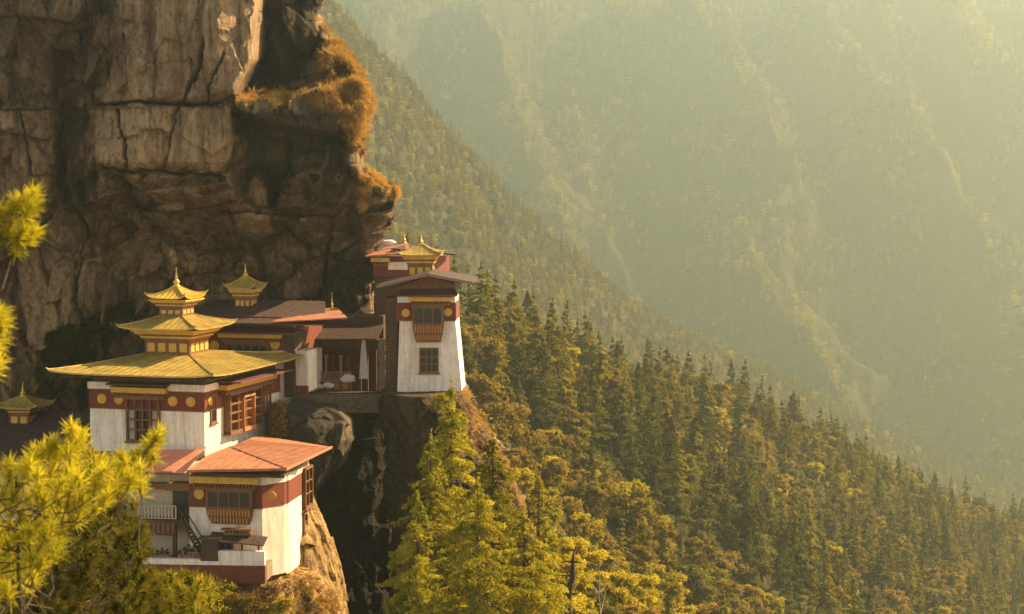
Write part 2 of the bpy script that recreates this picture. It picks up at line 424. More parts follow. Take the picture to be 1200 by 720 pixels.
t.links.new(r.outputs[0], b.inputs['Base Color']); b.inputs['Roughness'].default_value = 1; b.inputs['Specular IOR Level'].default_value = 0
M['ground'] = m
g = link('ground', np_mesh('ground', np.stack([gx, gy, gz], -1).reshape(-1, 3), fc, M['ground'], True)); tag(g, 'dark steep forest floor falling into the valley', kind='structure')
g['category'] = 'ground'

# ------------------------------------------------------------------ cliff
def cliff_sil(y):
    k = [(-80, 386), (0, 384), (25, 384), (45, 396), (62, 412), (90, 438), (120, 446), (145, 443), (165, 434), (180, 428), (192, 430), (205, 450), (225, 461), (245, 465), (262, 460), (280, 452), (292, 450), (310, 452), (345, 454), (400, 454), (470, 470), (520, 500), (800, 560)]
    return np.interp(y, [a for a, _ in k], [b for _, b in k])
def cliff_D(x, y):
    left = 1 - sstep(60, 190, x)
    D = np.interp(y, [-80, 190, 215, 245, 290, 330, 430, 480, 800], [187, 188.5, 192, 197, 204, 208, 211, 213, 217])
    DL = np.interp(y, [-80, 200, 300, 430, 520, 800], [188, 191, 197, 201, 200, 205])
    D = D * (1 - left) + DL * left
    def bump_(poly, amt, soft, shift=0): return amt * sstep(-soft, soft, poly_sd(x, y, poly) + shift)
    D = D + bump_([(138, -90), (308, -90), (306, 20), (300, 70), (280, 112), (272, 121), (132, 121), (136, 60)], -3.0, 6)
    D = D + bump_([(222, 20), (250, -90), (310, -90), (304, 60), (278, 112), (228, 112)], -1.6, 8)
    D = D + bump_([(175, 50), (200, 0), (232, -90), (150, -90), (135, 30)], 1.2, 10)
    D = D + bump_([(306, -90), (372, -90), (378, 40), (385, 85), (345, 106), (280, 112), (300, 70)], 9, 12)
    D = D + bump_([(105, 124), (272, 124), (276, 160), (262, 205), (200, 204), (110, 196)], -2.2, 3)
    D = D + bump_([(-400, 128), (58, 128), (62, 200), (52, 240), (-400, 240)], -2.4, 4)
    D = D + bump_([(62, 60), (128, 60), (104, 230), (66, 235)], 2.6, 10)
    D = D + bump_([(276, 114), (360, 106), (400, 96), (470, 60), (470, 190), (420, 185), (395, 160), (330, 150), (290, 140)], -4.5, 6)
    D = D + bump_([(325, 245), (345, 180), (385, 172), (372, 245)], -2.4, 5)
    D = D + bump_([(270, 250), (295, 200), (312, 205), (318, 275), (290, 285), (268, 275)], -2.6, 4)
    D = D + bump_([(365, 205), (405, 205), (395, 255), (362, 250)], -2.0, 4)
    D = D + bump_([(110, 200), (270, 208), (330, 252), (392, 255), (392, 268), (300, 262), (250, 240), (160, 225), (100, 240)], -1.5, 5)
    D = D + bump_([(424, 200), (480, 190), (480, 300), (430, 300), (420, 260)], -2.0, 5)
    # rounded ribs low on the left
    D = D + 1.3 * np.exp(-(line_d(x, y, [(85, 210), (92, 245), (108, 275), (122, 330), (118, 380)]) / 4) ** 2) * -1
    D = D + 2.0 * np.exp(-(line_d(x, y, [(10, 240), (8, 330), (30, 420)]) / 6) ** 2)
    D = D + 2.2 * np.exp(-(line_d(x, y, [(140, 210), (165, 250), (225, 300), (300, 300), (345, 262)]) / 7) ** 2)
    return D
NY, NX, NW = 780, 560, 46
py_ = np.linspace(-80, 800, NY)[:, None]; S = cliff_sil(py_) 
u = np.linspace(0, 1, NX)[None, :]
S = S - 3 + fbm(py_ / 14, py_ * 0, py_ * 0 + 3, 4, 91) * 6
a_px = 22.0
pxm = -300 + (S - a_px + 300) * u
Y2 = np.broadcast_to(py_, pxm.shape)
Dm = cliff_D(pxm, Y2)
w_ = np.linspace(0, 1, NW + 1)[None, 1:]
ang = np.clip(w_ / .6, 0, 1) * math.pi / 2; back = np.clip((w_ - .6) / .4, 0, 1)
Dend = Dm[:, -1:]
pxw = (S - a_px) + a_px * np.sin(ang) - back * 40; Dw = Dend + 6 * (1 - np.cos(ang)) + back * 55
PX = np.concatenate([pxm, pxw], 1); DP = np.concatenate([Dm, Dw], 1); PY = np.broadcast_to(py_, PX.shape)
NOR = np.concatenate([np.zeros_like(pxm), ang + 0 * S], 1)
X = (PX - 600) / F_PX * DP; U = -(PY - 360) / F_PX * DP
WX = X; WY = FWD.y * DP + UPV.y * U; WZ = FWD.z * DP + UPV.z * U
f1, e1 = facets(WX / 8.5 + fbm(WX / 6, WY / 6, WZ / 6, 3, 1) * .35, WY / 9, WZ / 12, 3, 1.0)
f2, e2 = facets(WX / 2.8 + fbm(WX / 3, WY / 3, WZ / 3, 3, 2) * .3, WY / 3.2, WZ / 4.4, 9, 1.0)
nz = fbm(WX / 5, WY / 5, WZ / 7, 6, 21); nzf = fbm(WX / .9, WY / .9, WZ / 1.3, 4, 25)
calm = np.clip(sstep(-6, 6, poly_sd(PX, PY, [(138, -90), (306, -90), (300, 70), (272, 121), (132, 121)])) + sstep(-6, 6, poly_sd(PX, PY, [(105, 124), (272, 124), (276, 160), (262, 205), (110, 196)])), 0, 1)
fold = fbm(WX / 2.6, WY * 0, WZ / 16, 4, 71, ridged=True)
disp = fold * (1.1 + .9 * calm) + (f1 * 4.0 + f2 * 1.9) * (1 - .6 * calm) + nz * 2.2 * (1 - .5 * calm) + nzf * .40
wx_, wy_, wz_ = fbm(PX / 30, PY / 30, PX * 0, 3, 61) * 7 + fbm(PX / 7, PY / 7, PX * 0, 3, 63) * 2.5, fbm(PX / 30, PY / 30, PX * 0 + 9, 3, 62) * 5 + fbm(PX / 7, PY / 7, PX * 0, 3, 64) * 2, 0
cr = np.zeros_like(PX)
for ln, wd, dp in [([(120, 121), (160, 121), (215, 123), (262, 118), (280, 110)], 1.5, 1.6), ([(0, 127), (60, 128)], 1.4, 1.0), ([(255, 249), (320, 250), (392, 253)], 1.4, 1.1), ([(137, 128), (145, 165), (142, 196)], 1.4, 1.0),
                   ([(205, 124), (196, 160), (190, 200)], 1.2, .8), ([(233, 45), (226, 90), (214, 118)], 2.2, 1.4), ([(112, 196), (200, 204), (266, 206)], 1.6, 1.3), ([(88, 245), (98, 290), (86, 350), (96, 400)], 1.5, 1.0), ([(243, 118), (241, 100), (262, 60)], 1.4, .8),
                   ([(20, 130), (32, 190), (28, 240)], 1.2, .9), ([(310, 205), (322, 232), (340, 175)], 1.6, 1.2), ([(392, 262), (384, 300), (376, 350)], 1.8, 1.2)]:
    c = np.exp(-(line_d(PX + wx_, PY + wy_, ln) / wd) ** 2); cr = np.maximum(cr, c); disp = disp + c * dp
wr_ = 1 - .62 * np.sin(NOR); disp = disp * wr_ + .9 * np.sin(NOR)
WX = WX - np.sin(NOR) * disp * .8; WY = WY + np.cos(NOR) * disp
ii = (np.arange(NY - 1)[:, None] * PX.shape[1] + np.arange(PX.shape[1] - 1)[None, :])
k_ = PX.shape[1]
fc = np.stack([ii, ii + k_, ii + k_ + 1, ii + 1], -1).reshape(-1, 4)
def pm(poly, soft=8): return sstep(-soft, soft, poly_sd(PX + wx_ * 2, PY + wy_ * 2, poly) + fbm(PX / 9, PY / 16, PX * 0, 4, 65) * 9)
stain_shade = np.zeros_like(PX)  # black lichen, plus painted shade in the recess and chasm
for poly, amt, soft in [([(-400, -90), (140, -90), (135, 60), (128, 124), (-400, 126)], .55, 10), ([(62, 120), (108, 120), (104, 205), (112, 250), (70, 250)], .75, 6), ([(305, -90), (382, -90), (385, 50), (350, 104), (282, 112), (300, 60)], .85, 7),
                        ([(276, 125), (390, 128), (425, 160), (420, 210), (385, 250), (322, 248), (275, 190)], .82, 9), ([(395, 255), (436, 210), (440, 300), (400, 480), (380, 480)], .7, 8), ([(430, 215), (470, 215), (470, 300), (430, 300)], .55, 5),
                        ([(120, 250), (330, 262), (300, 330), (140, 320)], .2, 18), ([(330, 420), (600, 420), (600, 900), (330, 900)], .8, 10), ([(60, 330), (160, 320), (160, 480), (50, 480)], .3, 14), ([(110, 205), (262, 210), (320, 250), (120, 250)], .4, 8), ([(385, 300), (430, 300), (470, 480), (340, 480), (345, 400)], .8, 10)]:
    stain_shade = np.maximum(stain_shade, amt * pm(poly, soft))
pale = np.zeros_like(PX)  # sunlit slabs, their light painted as a paler tone
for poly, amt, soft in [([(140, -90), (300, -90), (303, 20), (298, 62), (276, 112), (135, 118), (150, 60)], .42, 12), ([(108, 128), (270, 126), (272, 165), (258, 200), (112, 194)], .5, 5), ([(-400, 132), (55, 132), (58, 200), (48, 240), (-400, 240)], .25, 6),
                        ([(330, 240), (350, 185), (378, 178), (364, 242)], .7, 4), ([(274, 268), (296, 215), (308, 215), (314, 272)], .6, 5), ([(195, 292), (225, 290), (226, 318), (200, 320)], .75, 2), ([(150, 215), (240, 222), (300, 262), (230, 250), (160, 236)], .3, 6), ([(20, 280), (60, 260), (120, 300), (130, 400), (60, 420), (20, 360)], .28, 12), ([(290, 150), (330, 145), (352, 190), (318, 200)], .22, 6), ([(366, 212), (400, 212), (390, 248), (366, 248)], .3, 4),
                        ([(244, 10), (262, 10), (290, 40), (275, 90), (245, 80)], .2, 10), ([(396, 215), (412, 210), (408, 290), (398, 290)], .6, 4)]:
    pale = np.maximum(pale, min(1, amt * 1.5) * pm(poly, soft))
edge = np.clip(1 - e1 / .05, 0, 1) * .35 * (1 - calm) + np.clip(1 - e2 / .04, 0, 1) * .12 * (1 - .8 * calm)
col = np.stack([stain_shade, pale, np.clip(np.maximum(cr * .9, edge), 0, 1), np.ones_like(PX)], -1)
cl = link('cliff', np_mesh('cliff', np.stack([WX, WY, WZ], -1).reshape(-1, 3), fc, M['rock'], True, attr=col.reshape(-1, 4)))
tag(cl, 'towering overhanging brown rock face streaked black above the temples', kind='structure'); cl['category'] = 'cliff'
CLIFF = (PX, PY, WX.copy(), WY.copy(), WZ.copy())

def ring_rock(name, rows, mat, label, seed=1, nr=300, na=260, amp=1.0, fs=4.0, sq=2.4, stain_shade_fn=None, smoothcap=True):
    """rows: (py, px left, px right, depth of the axis, half depth) from the top down; a closed column of rock with a level top"""
    rows = np.array(rows, float); yy = np.linspace(rows[0, 0], rows[-1, 0], nr)[:, None]
    Lx, Rx, Dc, Hd = [np.interp(yy, rows[:, 0], rows[:, i]) for i in (1, 2, 3, 4)]
    a = np.linspace(0, 2 * math.pi, na, endpoint=False)[None, :]
    ca, sa = np.cos(a), np.sin(a)
    k = (np.abs(ca) ** sq + np.abs(sa) ** sq) ** (-1 / sq)
    px = (Lx + Rx) / 2 + (Rx - Lx) / 2 * ca * k; D = Dc + Hd * sa * k
    zc = yy * 0 + 1
    x = (px - 600) / F_PX * Dc; 
    uu = -(yy - 360) / F_PX * (Dc - Hd * .6) + 0 * px     # rows are level rings
    y = FWD.y * D + UPV.y * uu[:, :1]; z = (FWD.z * (Dc - Hd * .6) + UPV.z * uu[:, :1]) + 0 * px
    f1, e1 = facets(x / fs + fbm(x / 4, y / 4, z / 4, 3, seed) * .3, y / fs, z / (fs * 1.5), seed + 3, 1.0)
    f2, e2 = facets(x / (fs * .35), y / (fs * .35), z / (fs * .5), seed + 6, 1.0)
    d = (f1 * fs * .38 + f2 * fs * .14 + fbm(x / 3, y / 3, z / 4, 5, seed + 9) * fs * .2 + fbm(x / .6, y / .6, z / .9, 4, seed + 12) * .14) * amp
    d = d * sstep(0, .03, (yy - yy[0]) / (yy[-1] - yy[0]))
    x = x - ca * d; y = y - sa * d
    V = np.stack([x, y, z], -1).reshape(-1, 3)
    i0 = np.arange(nr - 1)[:, None] * na; j = np.arange(na)[None, :]; j1 = (j + 1) % na
    fcs = np.stack([i0 + j, i0 + na + j, i0 + na + j1, i0 + j1], -1).reshape(-1, 4)[:, ::-1]
    fcs = fcs[:, ::-1]
    # cap in rings
    cx, cyy = x[0].mean(), y[0].mean(); base = len(V); caps = []; cf = []
    prev = np.arange(na)
    for q in range(1, 9):
        t_ = 1 - q / 8.2
        X_ = cx + (x[0] - cx) * t_; Y_ = cyy + (y[0] - cyy) * t_
        Z_ = z[0] + fbm(X_ / 1.5, Y_ / 1.5, X_ * 0, 3, seed + 2) * .15
        caps.append(np.stack([X_, Y_, Z_], -1)); cur = base + (q - 1) * na + np.arange(na)
        cf.append(np.stack([prev, prev[(np.arange(na) + 1) % na], cur[(np.arange(na) + 1) % na], cur], -1)); prev = cur
    V = np.concatenate([V] + caps); fcs = np.concatenate([fcs] + cf)
    at = np.zeros((len(V), 4), np.float32); at[:, 3] = 1
    pxp, pyp, _ = proj_np(V)
    if stain_shade_fn: stain_shade_fn(pxp, pyp, at)
    at[:nr * na, 2] = (np.clip(1 - e1 / .05, 0, 1) * .4 + np.clip(1 - e2 / .04, 0, 1) * .2).ravel()
    me = np_mesh(name, V, fcs, mat, True, attr=at)
    me.validate()
    import bmesh
    bm = bmesh.new(); bm.from_mesh(me); bmesh.ops.recalc_face_normals(bm, faces=bm.faces); bm.to_mesh(me); bm.free()
    o = link(name, me); tag(o, label, kind='structure'); o['category'] = 'rock'
    return V
def proj_np(V):
    d = V[:, 1] * FWD.y + V[:, 2] * FWD.z; u = V[:, 1] * UPV.y + V[:, 2] * UPV.z
    return 600 + V[:, 0] / d * F_PX, 360 - u / d * F_PX, d

def spur_light(px, py, at):
    at[:, 0] = .8 * (1 - sstep(530, 560, px + (py - 460) * -.55))  # chasm side painted as shaded, outer edge painted as sunlit
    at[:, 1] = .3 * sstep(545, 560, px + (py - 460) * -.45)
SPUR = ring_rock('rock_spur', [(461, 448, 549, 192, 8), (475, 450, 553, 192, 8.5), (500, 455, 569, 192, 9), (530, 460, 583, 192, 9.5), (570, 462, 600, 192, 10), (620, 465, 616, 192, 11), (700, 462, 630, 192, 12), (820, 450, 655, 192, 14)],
                 M['rock'], 'rock pillar carrying the white tower', 200, amp=.9, stain_shade_fn=spur_light)
# the block under the courtyard between tower and main temple
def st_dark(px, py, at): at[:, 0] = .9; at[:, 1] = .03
COURT = ring_rock('rock_shelf', [(474, 318, 462, 206, 10.5), (485, 322, 466, 206, 10.5), (520, 340, 470, 208, 9), (820, 350, 480, 209, 8)], M['rock'], 'dark rock shelf under the courtyard of the shrine', 260, amp=.7, stain_shade_fn=st_dark)
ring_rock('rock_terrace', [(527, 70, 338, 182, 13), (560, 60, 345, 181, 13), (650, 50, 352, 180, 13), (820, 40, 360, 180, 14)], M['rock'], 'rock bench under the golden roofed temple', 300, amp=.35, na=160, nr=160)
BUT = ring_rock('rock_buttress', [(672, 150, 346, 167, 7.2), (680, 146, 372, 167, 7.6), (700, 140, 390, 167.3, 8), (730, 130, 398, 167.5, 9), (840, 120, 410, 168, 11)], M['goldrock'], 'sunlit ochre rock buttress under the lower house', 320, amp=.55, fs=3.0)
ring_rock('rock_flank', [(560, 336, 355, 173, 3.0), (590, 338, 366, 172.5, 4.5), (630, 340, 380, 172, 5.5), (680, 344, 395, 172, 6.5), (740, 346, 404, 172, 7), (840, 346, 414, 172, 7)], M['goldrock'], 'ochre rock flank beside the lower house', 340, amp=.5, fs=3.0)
def outcrop_light(px, py, at): at[:, 0] = .75 * (1 - sstep(394, 402, px)); at[:, 1] = .9 * sstep(399, 405, px + (py - 520) * .2)  # shaded body painted dark, sunlit right rim painted pale
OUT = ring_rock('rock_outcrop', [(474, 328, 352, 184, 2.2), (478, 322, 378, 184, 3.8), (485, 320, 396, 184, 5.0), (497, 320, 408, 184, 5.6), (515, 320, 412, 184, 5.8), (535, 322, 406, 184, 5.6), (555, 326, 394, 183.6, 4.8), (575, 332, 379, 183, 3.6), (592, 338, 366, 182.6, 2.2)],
          M['greyrock'], 'rounded grey rock outcrop behind the orange roof', 360, amp=.6, fs=3.0, sq=2.3, stain_shade_fn=outcrop_light)

# ------------------------------------------------------------------ dry grass on the ledges (stuff)
def blades(base, nrm, n_per, length, width, seed, mat, name, label, lean=(.25, -.25, .2)):
    g_ = np.random.default_rng(seed); n = len(base) * n_per
    b0 = np.repeat(base, n_per, 0) + g_.normal(0, .10, (n, 3)); nn = np.repeat(nrm, n_per, 0)
    d = nn * .9 + g_.normal(0, .55, (n, 3)) + np.array(lean); d /= np.linalg.norm(d, axis=1)[:, None]
    L = length * g_.uniform(.5, 1.3, (n, 1)); s = np.cross(d, g_.normal(0, 1, (n, 3))); s /= np.linalg.norm(s, axis=1)[:, None] + 1e-9
    w = width * g_.uniform(.6, 1.3, (n, 1))
    mid = b0 + d * L * .55; tip = mid + (d + np.array([0, 0, -.75])) * L * .45
    V = np.stack([b0 - s * w, b0 + s * w, mid + s * w * .8, mid - s * w * .8, tip], 1).reshape(-1, 3)
    i = np.arange(n)[:, None] * 5
    T = np.concatenate([i + [0, 1, 2], i + [0, 2, 3], i + [3, 2, 4]])
    o = link(name, np_mesh(name, V, T, mat)); tag(o, label, kind='stuff'); o['category'] = 'grass'; return o
def pick(n, polys, seed):
    g_ = np.random.default_rng(seed); PX, PY, X, Y, Z = CLIFF
    m = np.zeros(PX.shape, bool)
    for p in polys: m |= poly_sd(PX, PY, p) > 0
    idx = np.flatnonzero(m.ravel()); 
    clump = fbm(X / 1.6, Y / 1.6, Z / 1.6, 3, seed).ravel()[idx]
    idx = idx[clump > -.03]
    idx = g_.choice(idx, min(n, len(idx)), replace=False)
    V = np.stack([X, Y, Z], -1); dx = np.gradient(V, axis=1); dy = np.gradient(V, axis=0)
    nn = np.cross(dx, dy).reshape(-1, 3)[idx]; nn /= np.linalg.norm(nn, axis=1)[:, None] + 1e-9
    nn = np.where((nn[:, 1] > 0)[:, None], -nn, nn)
    return V.reshape(-1, 3)[idx], nn
bs, nn = pick(3800, [[(381, 22), (396, 36), (412, 55), (460, 90), (460, 150), (436, 172), (424, 186), (415, 168), (398, 140), (370, 118), (352, 108), (378, 92), (384, 60)]], 3)
blades(bs, nn, 9, .5, .022, 4, M['drygrass'], 'dry_grass', 'dry orange grass hanging over the bulging rock brow')
bs, nn = pick(700, [[(383, 30), (412, 55), (455, 90), (455, 150), (436, 172), (415, 168), (398, 140), (370, 118), (378, 92)]], 23)
blades(bs, nn, 6, 1.0, .022, 24, M['drygrass'], 'long_grass', 'long dry stems sticking out of the grass on the rock brow')
bs, nn = pick(900, [[(278, 108), (352, 104), (400, 118), (395, 132), (340, 124), (282, 122)]], 5)
blades(bs, nn, 9, .5, .03, 6, M['drygrass'], 'ledge_grass', 'thin dry grass along the narrow rock ledge')
bs, nn = pick(1000, [[(425, 196), (452, 204), (466, 222), (470, 240), (452, 226), (430, 214)], [(418, 196), (432, 204), (434, 250), (424, 250)]], 7)
blades(bs, nn, 8, .5, .03, 8, M['drygrass'], 'boulder_grass', 'dry tufts on the crown of the hanging boulder')
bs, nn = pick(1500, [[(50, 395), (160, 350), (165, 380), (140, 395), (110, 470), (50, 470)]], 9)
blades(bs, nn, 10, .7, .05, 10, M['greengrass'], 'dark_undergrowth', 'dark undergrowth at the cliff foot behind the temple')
def pick_rock(V, n, poly, seed):
    px, py, d = proj_np(V); m = poly_sd(px, py, poly) > 0; idx = np.flatnonzero(m)
    g_ = np.random.default_rng(seed); idx = g_.choice(idx, min(n, len(idx)), replace=False)
    c = V.mean(0); nn = V[idx] - np.array([c[0], c[1], 0]); nn[:, 2] = 0.3; nn /= np.linalg.norm(nn, axis=1)[:, None]
    return V[idx], nn
bs, nn = pick_rock(SPUR, 1800, [(535, 455), (550, 460), (570, 500), (600, 560), (625, 620), (600, 640), (560, 540), (540, 490)], 11)
blades(bs, nn, 6, .5, .03, 12, M['drygrass'], 'spur_grass', 'dry grass down the sunny edge of the rock pillar')

bs, nn = pick_rock(OUT, 500, [(318, 472), (338, 472), (336, 515), (318, 515)], 13)
blades(bs, nn, 7, .6, .03, 14, M['drygrass'], 'outcrop_grass', 'golden dry grass between the temple corner and the grey outcrop')
bs, nn = pick_rock(BUT, 1500, [(240, 668), (352, 660), (392, 700), (398, 740), (230, 740)], 15)
blades(bs, nn, 6, .5, .03, 16, M['drygrass'], 'buttress_grass', 'dry tufts scattered over the ochre buttress')
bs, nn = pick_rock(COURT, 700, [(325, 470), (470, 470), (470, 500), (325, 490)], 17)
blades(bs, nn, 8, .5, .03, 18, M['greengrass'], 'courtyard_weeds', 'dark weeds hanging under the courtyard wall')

# ------------------------------------------------------------------ trees
def leaf_quads(c, size, g_, up=.35, asp=.6):
    n = len(c); d = g_.normal(0, 1, (n, 3)); d /= np.linalg.norm(d, axis=1)[:, None]
    e = np.cross(d, g_.normal(0, 1, (n, 3))); e /= np.linalg.norm(e, axis=1)[:, None]
    s = (size * g_.uniform(.6, 1.4, n))[:, None]
    V = np.stack([c - d * s, c - e * s * asp, c + d * s, c + e * s * asp], 1).reshape(-1, 3)
    return V, np.arange(n * 4).reshape(-1, 4)
def conifer_crown(seed, h, rbase, nleaf, size, levels=15, droop=.25, irregular=.35):
    g_ = np.random.default_rng(seed); cs = []
    per = max(4, nleaf // (levels * 6))
    for l in range(levels):
        f = (l + .3 * g_.random()) / levels; z = h * (.14 + .86 * f)
        rr = rbase * (1 - f) ** .8 * (1 - irregular * g_.random()) + .15
        nb = max(3, int(8 * (1 - f) + 3))
        for k in range(nb):
            if g_.random() < .16: continue
            a = g_.random() * 6.283; L = rr * g_.uniform(.6, 1.15)
            n = max(3, int(per * (.35 + L / rbase)))
            t_ = g_.random(n) ** .7
            w = (1 - t_) * .5 + .12
            x = np.cos(a) * L * t_ + g_.normal(0, .16, n) * L * w; y = np.sin(a) * L * t_ + g_.normal(0, .16, n) * L * w
            zz = z + L * (.12 * t_ - droop * t_ ** 2) + g_.normal(0, .035 * h / levels * 2, n)
            cs.append(np.stack([x, y, zz], -1))
    n = 30; cs.append(np.stack([g_.normal(0, .05, n), g_.normal(0, .05, n), h * g_.uniform(.93, 1.02, n)], -1))
    return leaf_quads(np.concatenate(cs), size, g_)
def feather_crown(seed, h, rb, nleaf, size, nbr=330):
    g_ = np.random.default_rng(seed); cs = []
    f = g_.random(nbr) ** 1.25; sides = g_.random(nbr) * 6.283; wob = 1 + .25 * np.sin(sides * 2 + seed) + .15 * np.sin(f * 23 + sides)
    L = (rb * (1 - f) ** .72 * wob * g_.uniform(.55, 1.15, nbr) + .25)
    per = (nleaf * L / L.sum()).astype(int) + 3
    for k in range(nbr):
        n = per[k]; t_ = g_.random(n) ** .6; z = h * (.05 + .93 * f[k])
        up = g_.uniform(-.05, .25); dr = g_.uniform(.15, .5); sd = g_.normal(0, .22, n) * L[k] * (.25 + .55 * t_ * (1.25 - t_))
        x = np.cos(sides[k]) * L[k] * t_ - np.sin(sides[k]) * sd; y = np.sin(sides[k]) * L[k] * t_ + np.cos(sides[k]) * sd
        zz = z + L[k] * (up * t_ - dr * t_ ** 2 + .14 * np.clip(t_ - .8, 0, 1)) - np.abs(g_.normal(0, .14, n)) - np.abs(sd) * .25
        cs.append(np.stack([x, y, zz], -1))
    n = 60; cs.append(np.stack([g_.normal(0, .06, n), g_.normal(0, .06, n), h * g_.uniform(.93, 1.02, n)], -1))
    return leaf_quads(np.concatenate(cs), size, g_, asp=.4)
def broad_crown(seed, h, r, nleaf, size):
    g_ = np.random.default_rng(seed); cs = []; nb = 26
    for k in range(nb):
        a = g_.random() * 6.283; f = g_.random(); z = h * (.30 + .60 * f); q = r * (1 - .75 * (abs(f - .35)) ** 1.3) * g_.uniform(.1, .95)
        br = r * g_.uniform(.14, .36); n = nleaf // nb
        d = g_.normal(0, 1, (n, 3)); d /= np.linalg.norm(d, axis=1)[:, None]; rad = br * g_.random(n) ** .45 * g_.uniform(.8, 1.25, n)
        rad *= 1 + .28 * np.sin(d[:, 0] * 5 + k) * np.cos(d[:, 1] * 6 + k)
        cs.append(np.array([np.cos(a) * q, np.sin(a) * q, z]) + d * rad[:, None] * [1, 1, .72])
    return leaf_quads(np.concatenate(cs), size, g_, asp=.7)
def trunk_mesh(name, h, r, seed, bend=.03, limbs=0, mat=None, top=.9):
    g_ = random.Random(seed); mb = MB(); pts = []; x = y = 0
    for i in range(7):
        pts.append((x, y, h * top * i / 6 - (.6 if i == 0 else 0))); x += g_.gauss(0, bend * h / 6); y += g_.gauss(0, bend * h / 6)
    mb.tube(pts, [r * (1 - .85 * i / 6) for i in range(7)], 7)
    for k in range(limbs):
        f = g_.uniform(.35, .85); p = Vector(pts[int(f * 6)]); a = g_.random() * 6.28; L = h * .28 * g_.uniform(.5, 1)
        q = p + Vector((math.cos(a) * L, math.sin(a) * L, L * .55)); mb.tube([p, (p + q) / 2 + Vector((0, 0, -.05 * L)), q], [r * .38, r * .25, r * .08], 5)
    me_o = mb.build(name, mat or M['bark']); me = me_o.data; bpy.data.objects.remove(me_o); return me
KINDS = []   # (name, crown mesh, trunk mesh, nominal height, adjective, category)
for i, (mt, h, rb, adj) in enumerate([('con_gold', 20, 3.3, 'golden green'), ('con_dark', 20, 3.4, 'dark green'), ('con_olive', 20, 2.8, 'slim olive'), ('con_gold', 20, 2.6, 'narrow golden'), ('con_olive', 20, 4.0, 'wide olive')]):
    V, Fq = feather_crown(100 + i, h, rb * 1.38, 10500, .31, nbr=105) if i != 4 else conifer_crown(100 + i, h, rb * 1.1, 9000, .32, levels=[15, 13, 17, 16, 12][i])
    KINDS.append(('conifer', np_mesh('crown', V, Fq, M[mt]), trunk_mesh('trunk', h, .3, i), h, adj + ' conifer', 'conifer'))
for i, (mt, h, rb, adj) in enumerate([('br_brown', 12, 5.0, 'brown olive'), ('br_grey', 12, 4.6, 'grey green'), ('br_brown', 13, 4.0, 'tall russet'), ('br_yellow', 11, 4.2, 'yellow green'), ('br_grey', 11, 5.4, 'broad sage')]):
    V, Fq = broad_crown(200 + i, h, rb * .92, 6500, .22)
    KINDS.append(('broadleaf_tree', np_mesh('crown', V, Fq, M[mt]), trunk_mesh('trunk', h, .32, 20 + i, .05, 5, top=.7), h, adj + ' broadleaf tree', 'tree'))
NC = 5
def gz_at(x, y):
    return terrain_h(np.asarray(x, float), np.asarray(y, float))
def scatter(dmin, dmax, spacing, zone, margin=60, seed=1):
    """jittered grid over the terrain; keeps what can be seen from the viewpoint"""
    g_ = np.random.default_rng(seed)
    xs = np.arange(-dmax * .3, dmax * .36, spacing); ys = np.arange(dmin, dmax, spacing)
    Xc, Yc = np.meshgrid(xs, ys); Xc = Xc + g_.uniform(-.48, .48, Xc.shape) * spacing; Yc = Yc + g_.uniform(-.48, .48, Xc.shape) * spacing
    Xc, Yc = Xc.ravel(), Yc.ravel(); k = (np.abs(Xc / Yc) < .31); Xc, Yc = Xc[k], Yc[k]
    Z, I = gz_at(Xc, Yc); k = np.isin(I, zone); return Xc[k], Yc[k], Z[k], I[k]
def visible(x, y, z, h):
    ti = np.clip(np.searchsorted(th, np.arctan(x / y)), 0, NA - 1); di = np.clip(np.searchsorted(dd, y) - 3, 0, ND - 1)
    el = (z + h) / y; px, py, d = proj_np(np.stack([x, y, z + h * .6], -1))
    hid = cliff_sil(py) - 12
    return (el > gmax[di, ti] + .0003) & (px > hid) & (px < 1235) & (py < 740) & (py > -30), px, py

spots = []
for (d0, d1, sp, zn, sd) in [(170, 420, 4.6, [2], 3), (240, 640, 5.4, [1], 4), (300, 1200, 5.5, [0], 5)]:
    x, y, z, I = scatter(d0, d1, sp, zn, seed=sd)
    g_ = np.random.default_rng(sd + 50)
    nse = fbm(x / 40, y / 40, x * 0, 3, 77)
    ppx, ppy, _d = proj_np(np.stack([x, y, z + 6], -1))
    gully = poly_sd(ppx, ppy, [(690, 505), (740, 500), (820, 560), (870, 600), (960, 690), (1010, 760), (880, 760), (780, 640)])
    for j in range(len(x)):
        zone = I[j]
        pc = .64 + 1.1 * nse[j] if zone == 0 else (.42 + nse[j] if zone == 1 else .12)
        if zone == 9: pc = 0
        if g_.random() < pc: kd = int(g_.choice([0, 1, 2, 3, 4], p=[.34, .14, .18, .26, .08])); hh = (10 + 12 * g_.random() ** 1.6) * (1.0 if zone == 0 else .85)
        else:
            kd = NC + int(g_.choice([0, 1, 2, 3, 4], p=[.30, .2, .22, .12, .16])); hh = g_.uniform(8, 13.5)
        if zone == 0 and gully[j] > -8 and g_.random() < .9: kd = 1 if kd < NC else NC + 1  # dark kinds of tree stand in for the gully's shadow
        if zone == 1 and g_.random() < .5: kd = int(g_.choice([NC, NC + 2, NC + 3, 0]))  # brighter kinds make the spur look sunlit against the gully
        if zone == 2:
            kd = NC + 3 if g_.random() < .82 else kd; hh = g_.uniform(5.5, 9.5)
        if zone == 1: hh *= .9
        spots.append((x[j], y[j], z[j], kd, hh, zone))
SP = np.array(spots)
vis, spx, spy = visible(SP[:, 0], SP[:, 1], SP[:, 2], SP[:, 4])
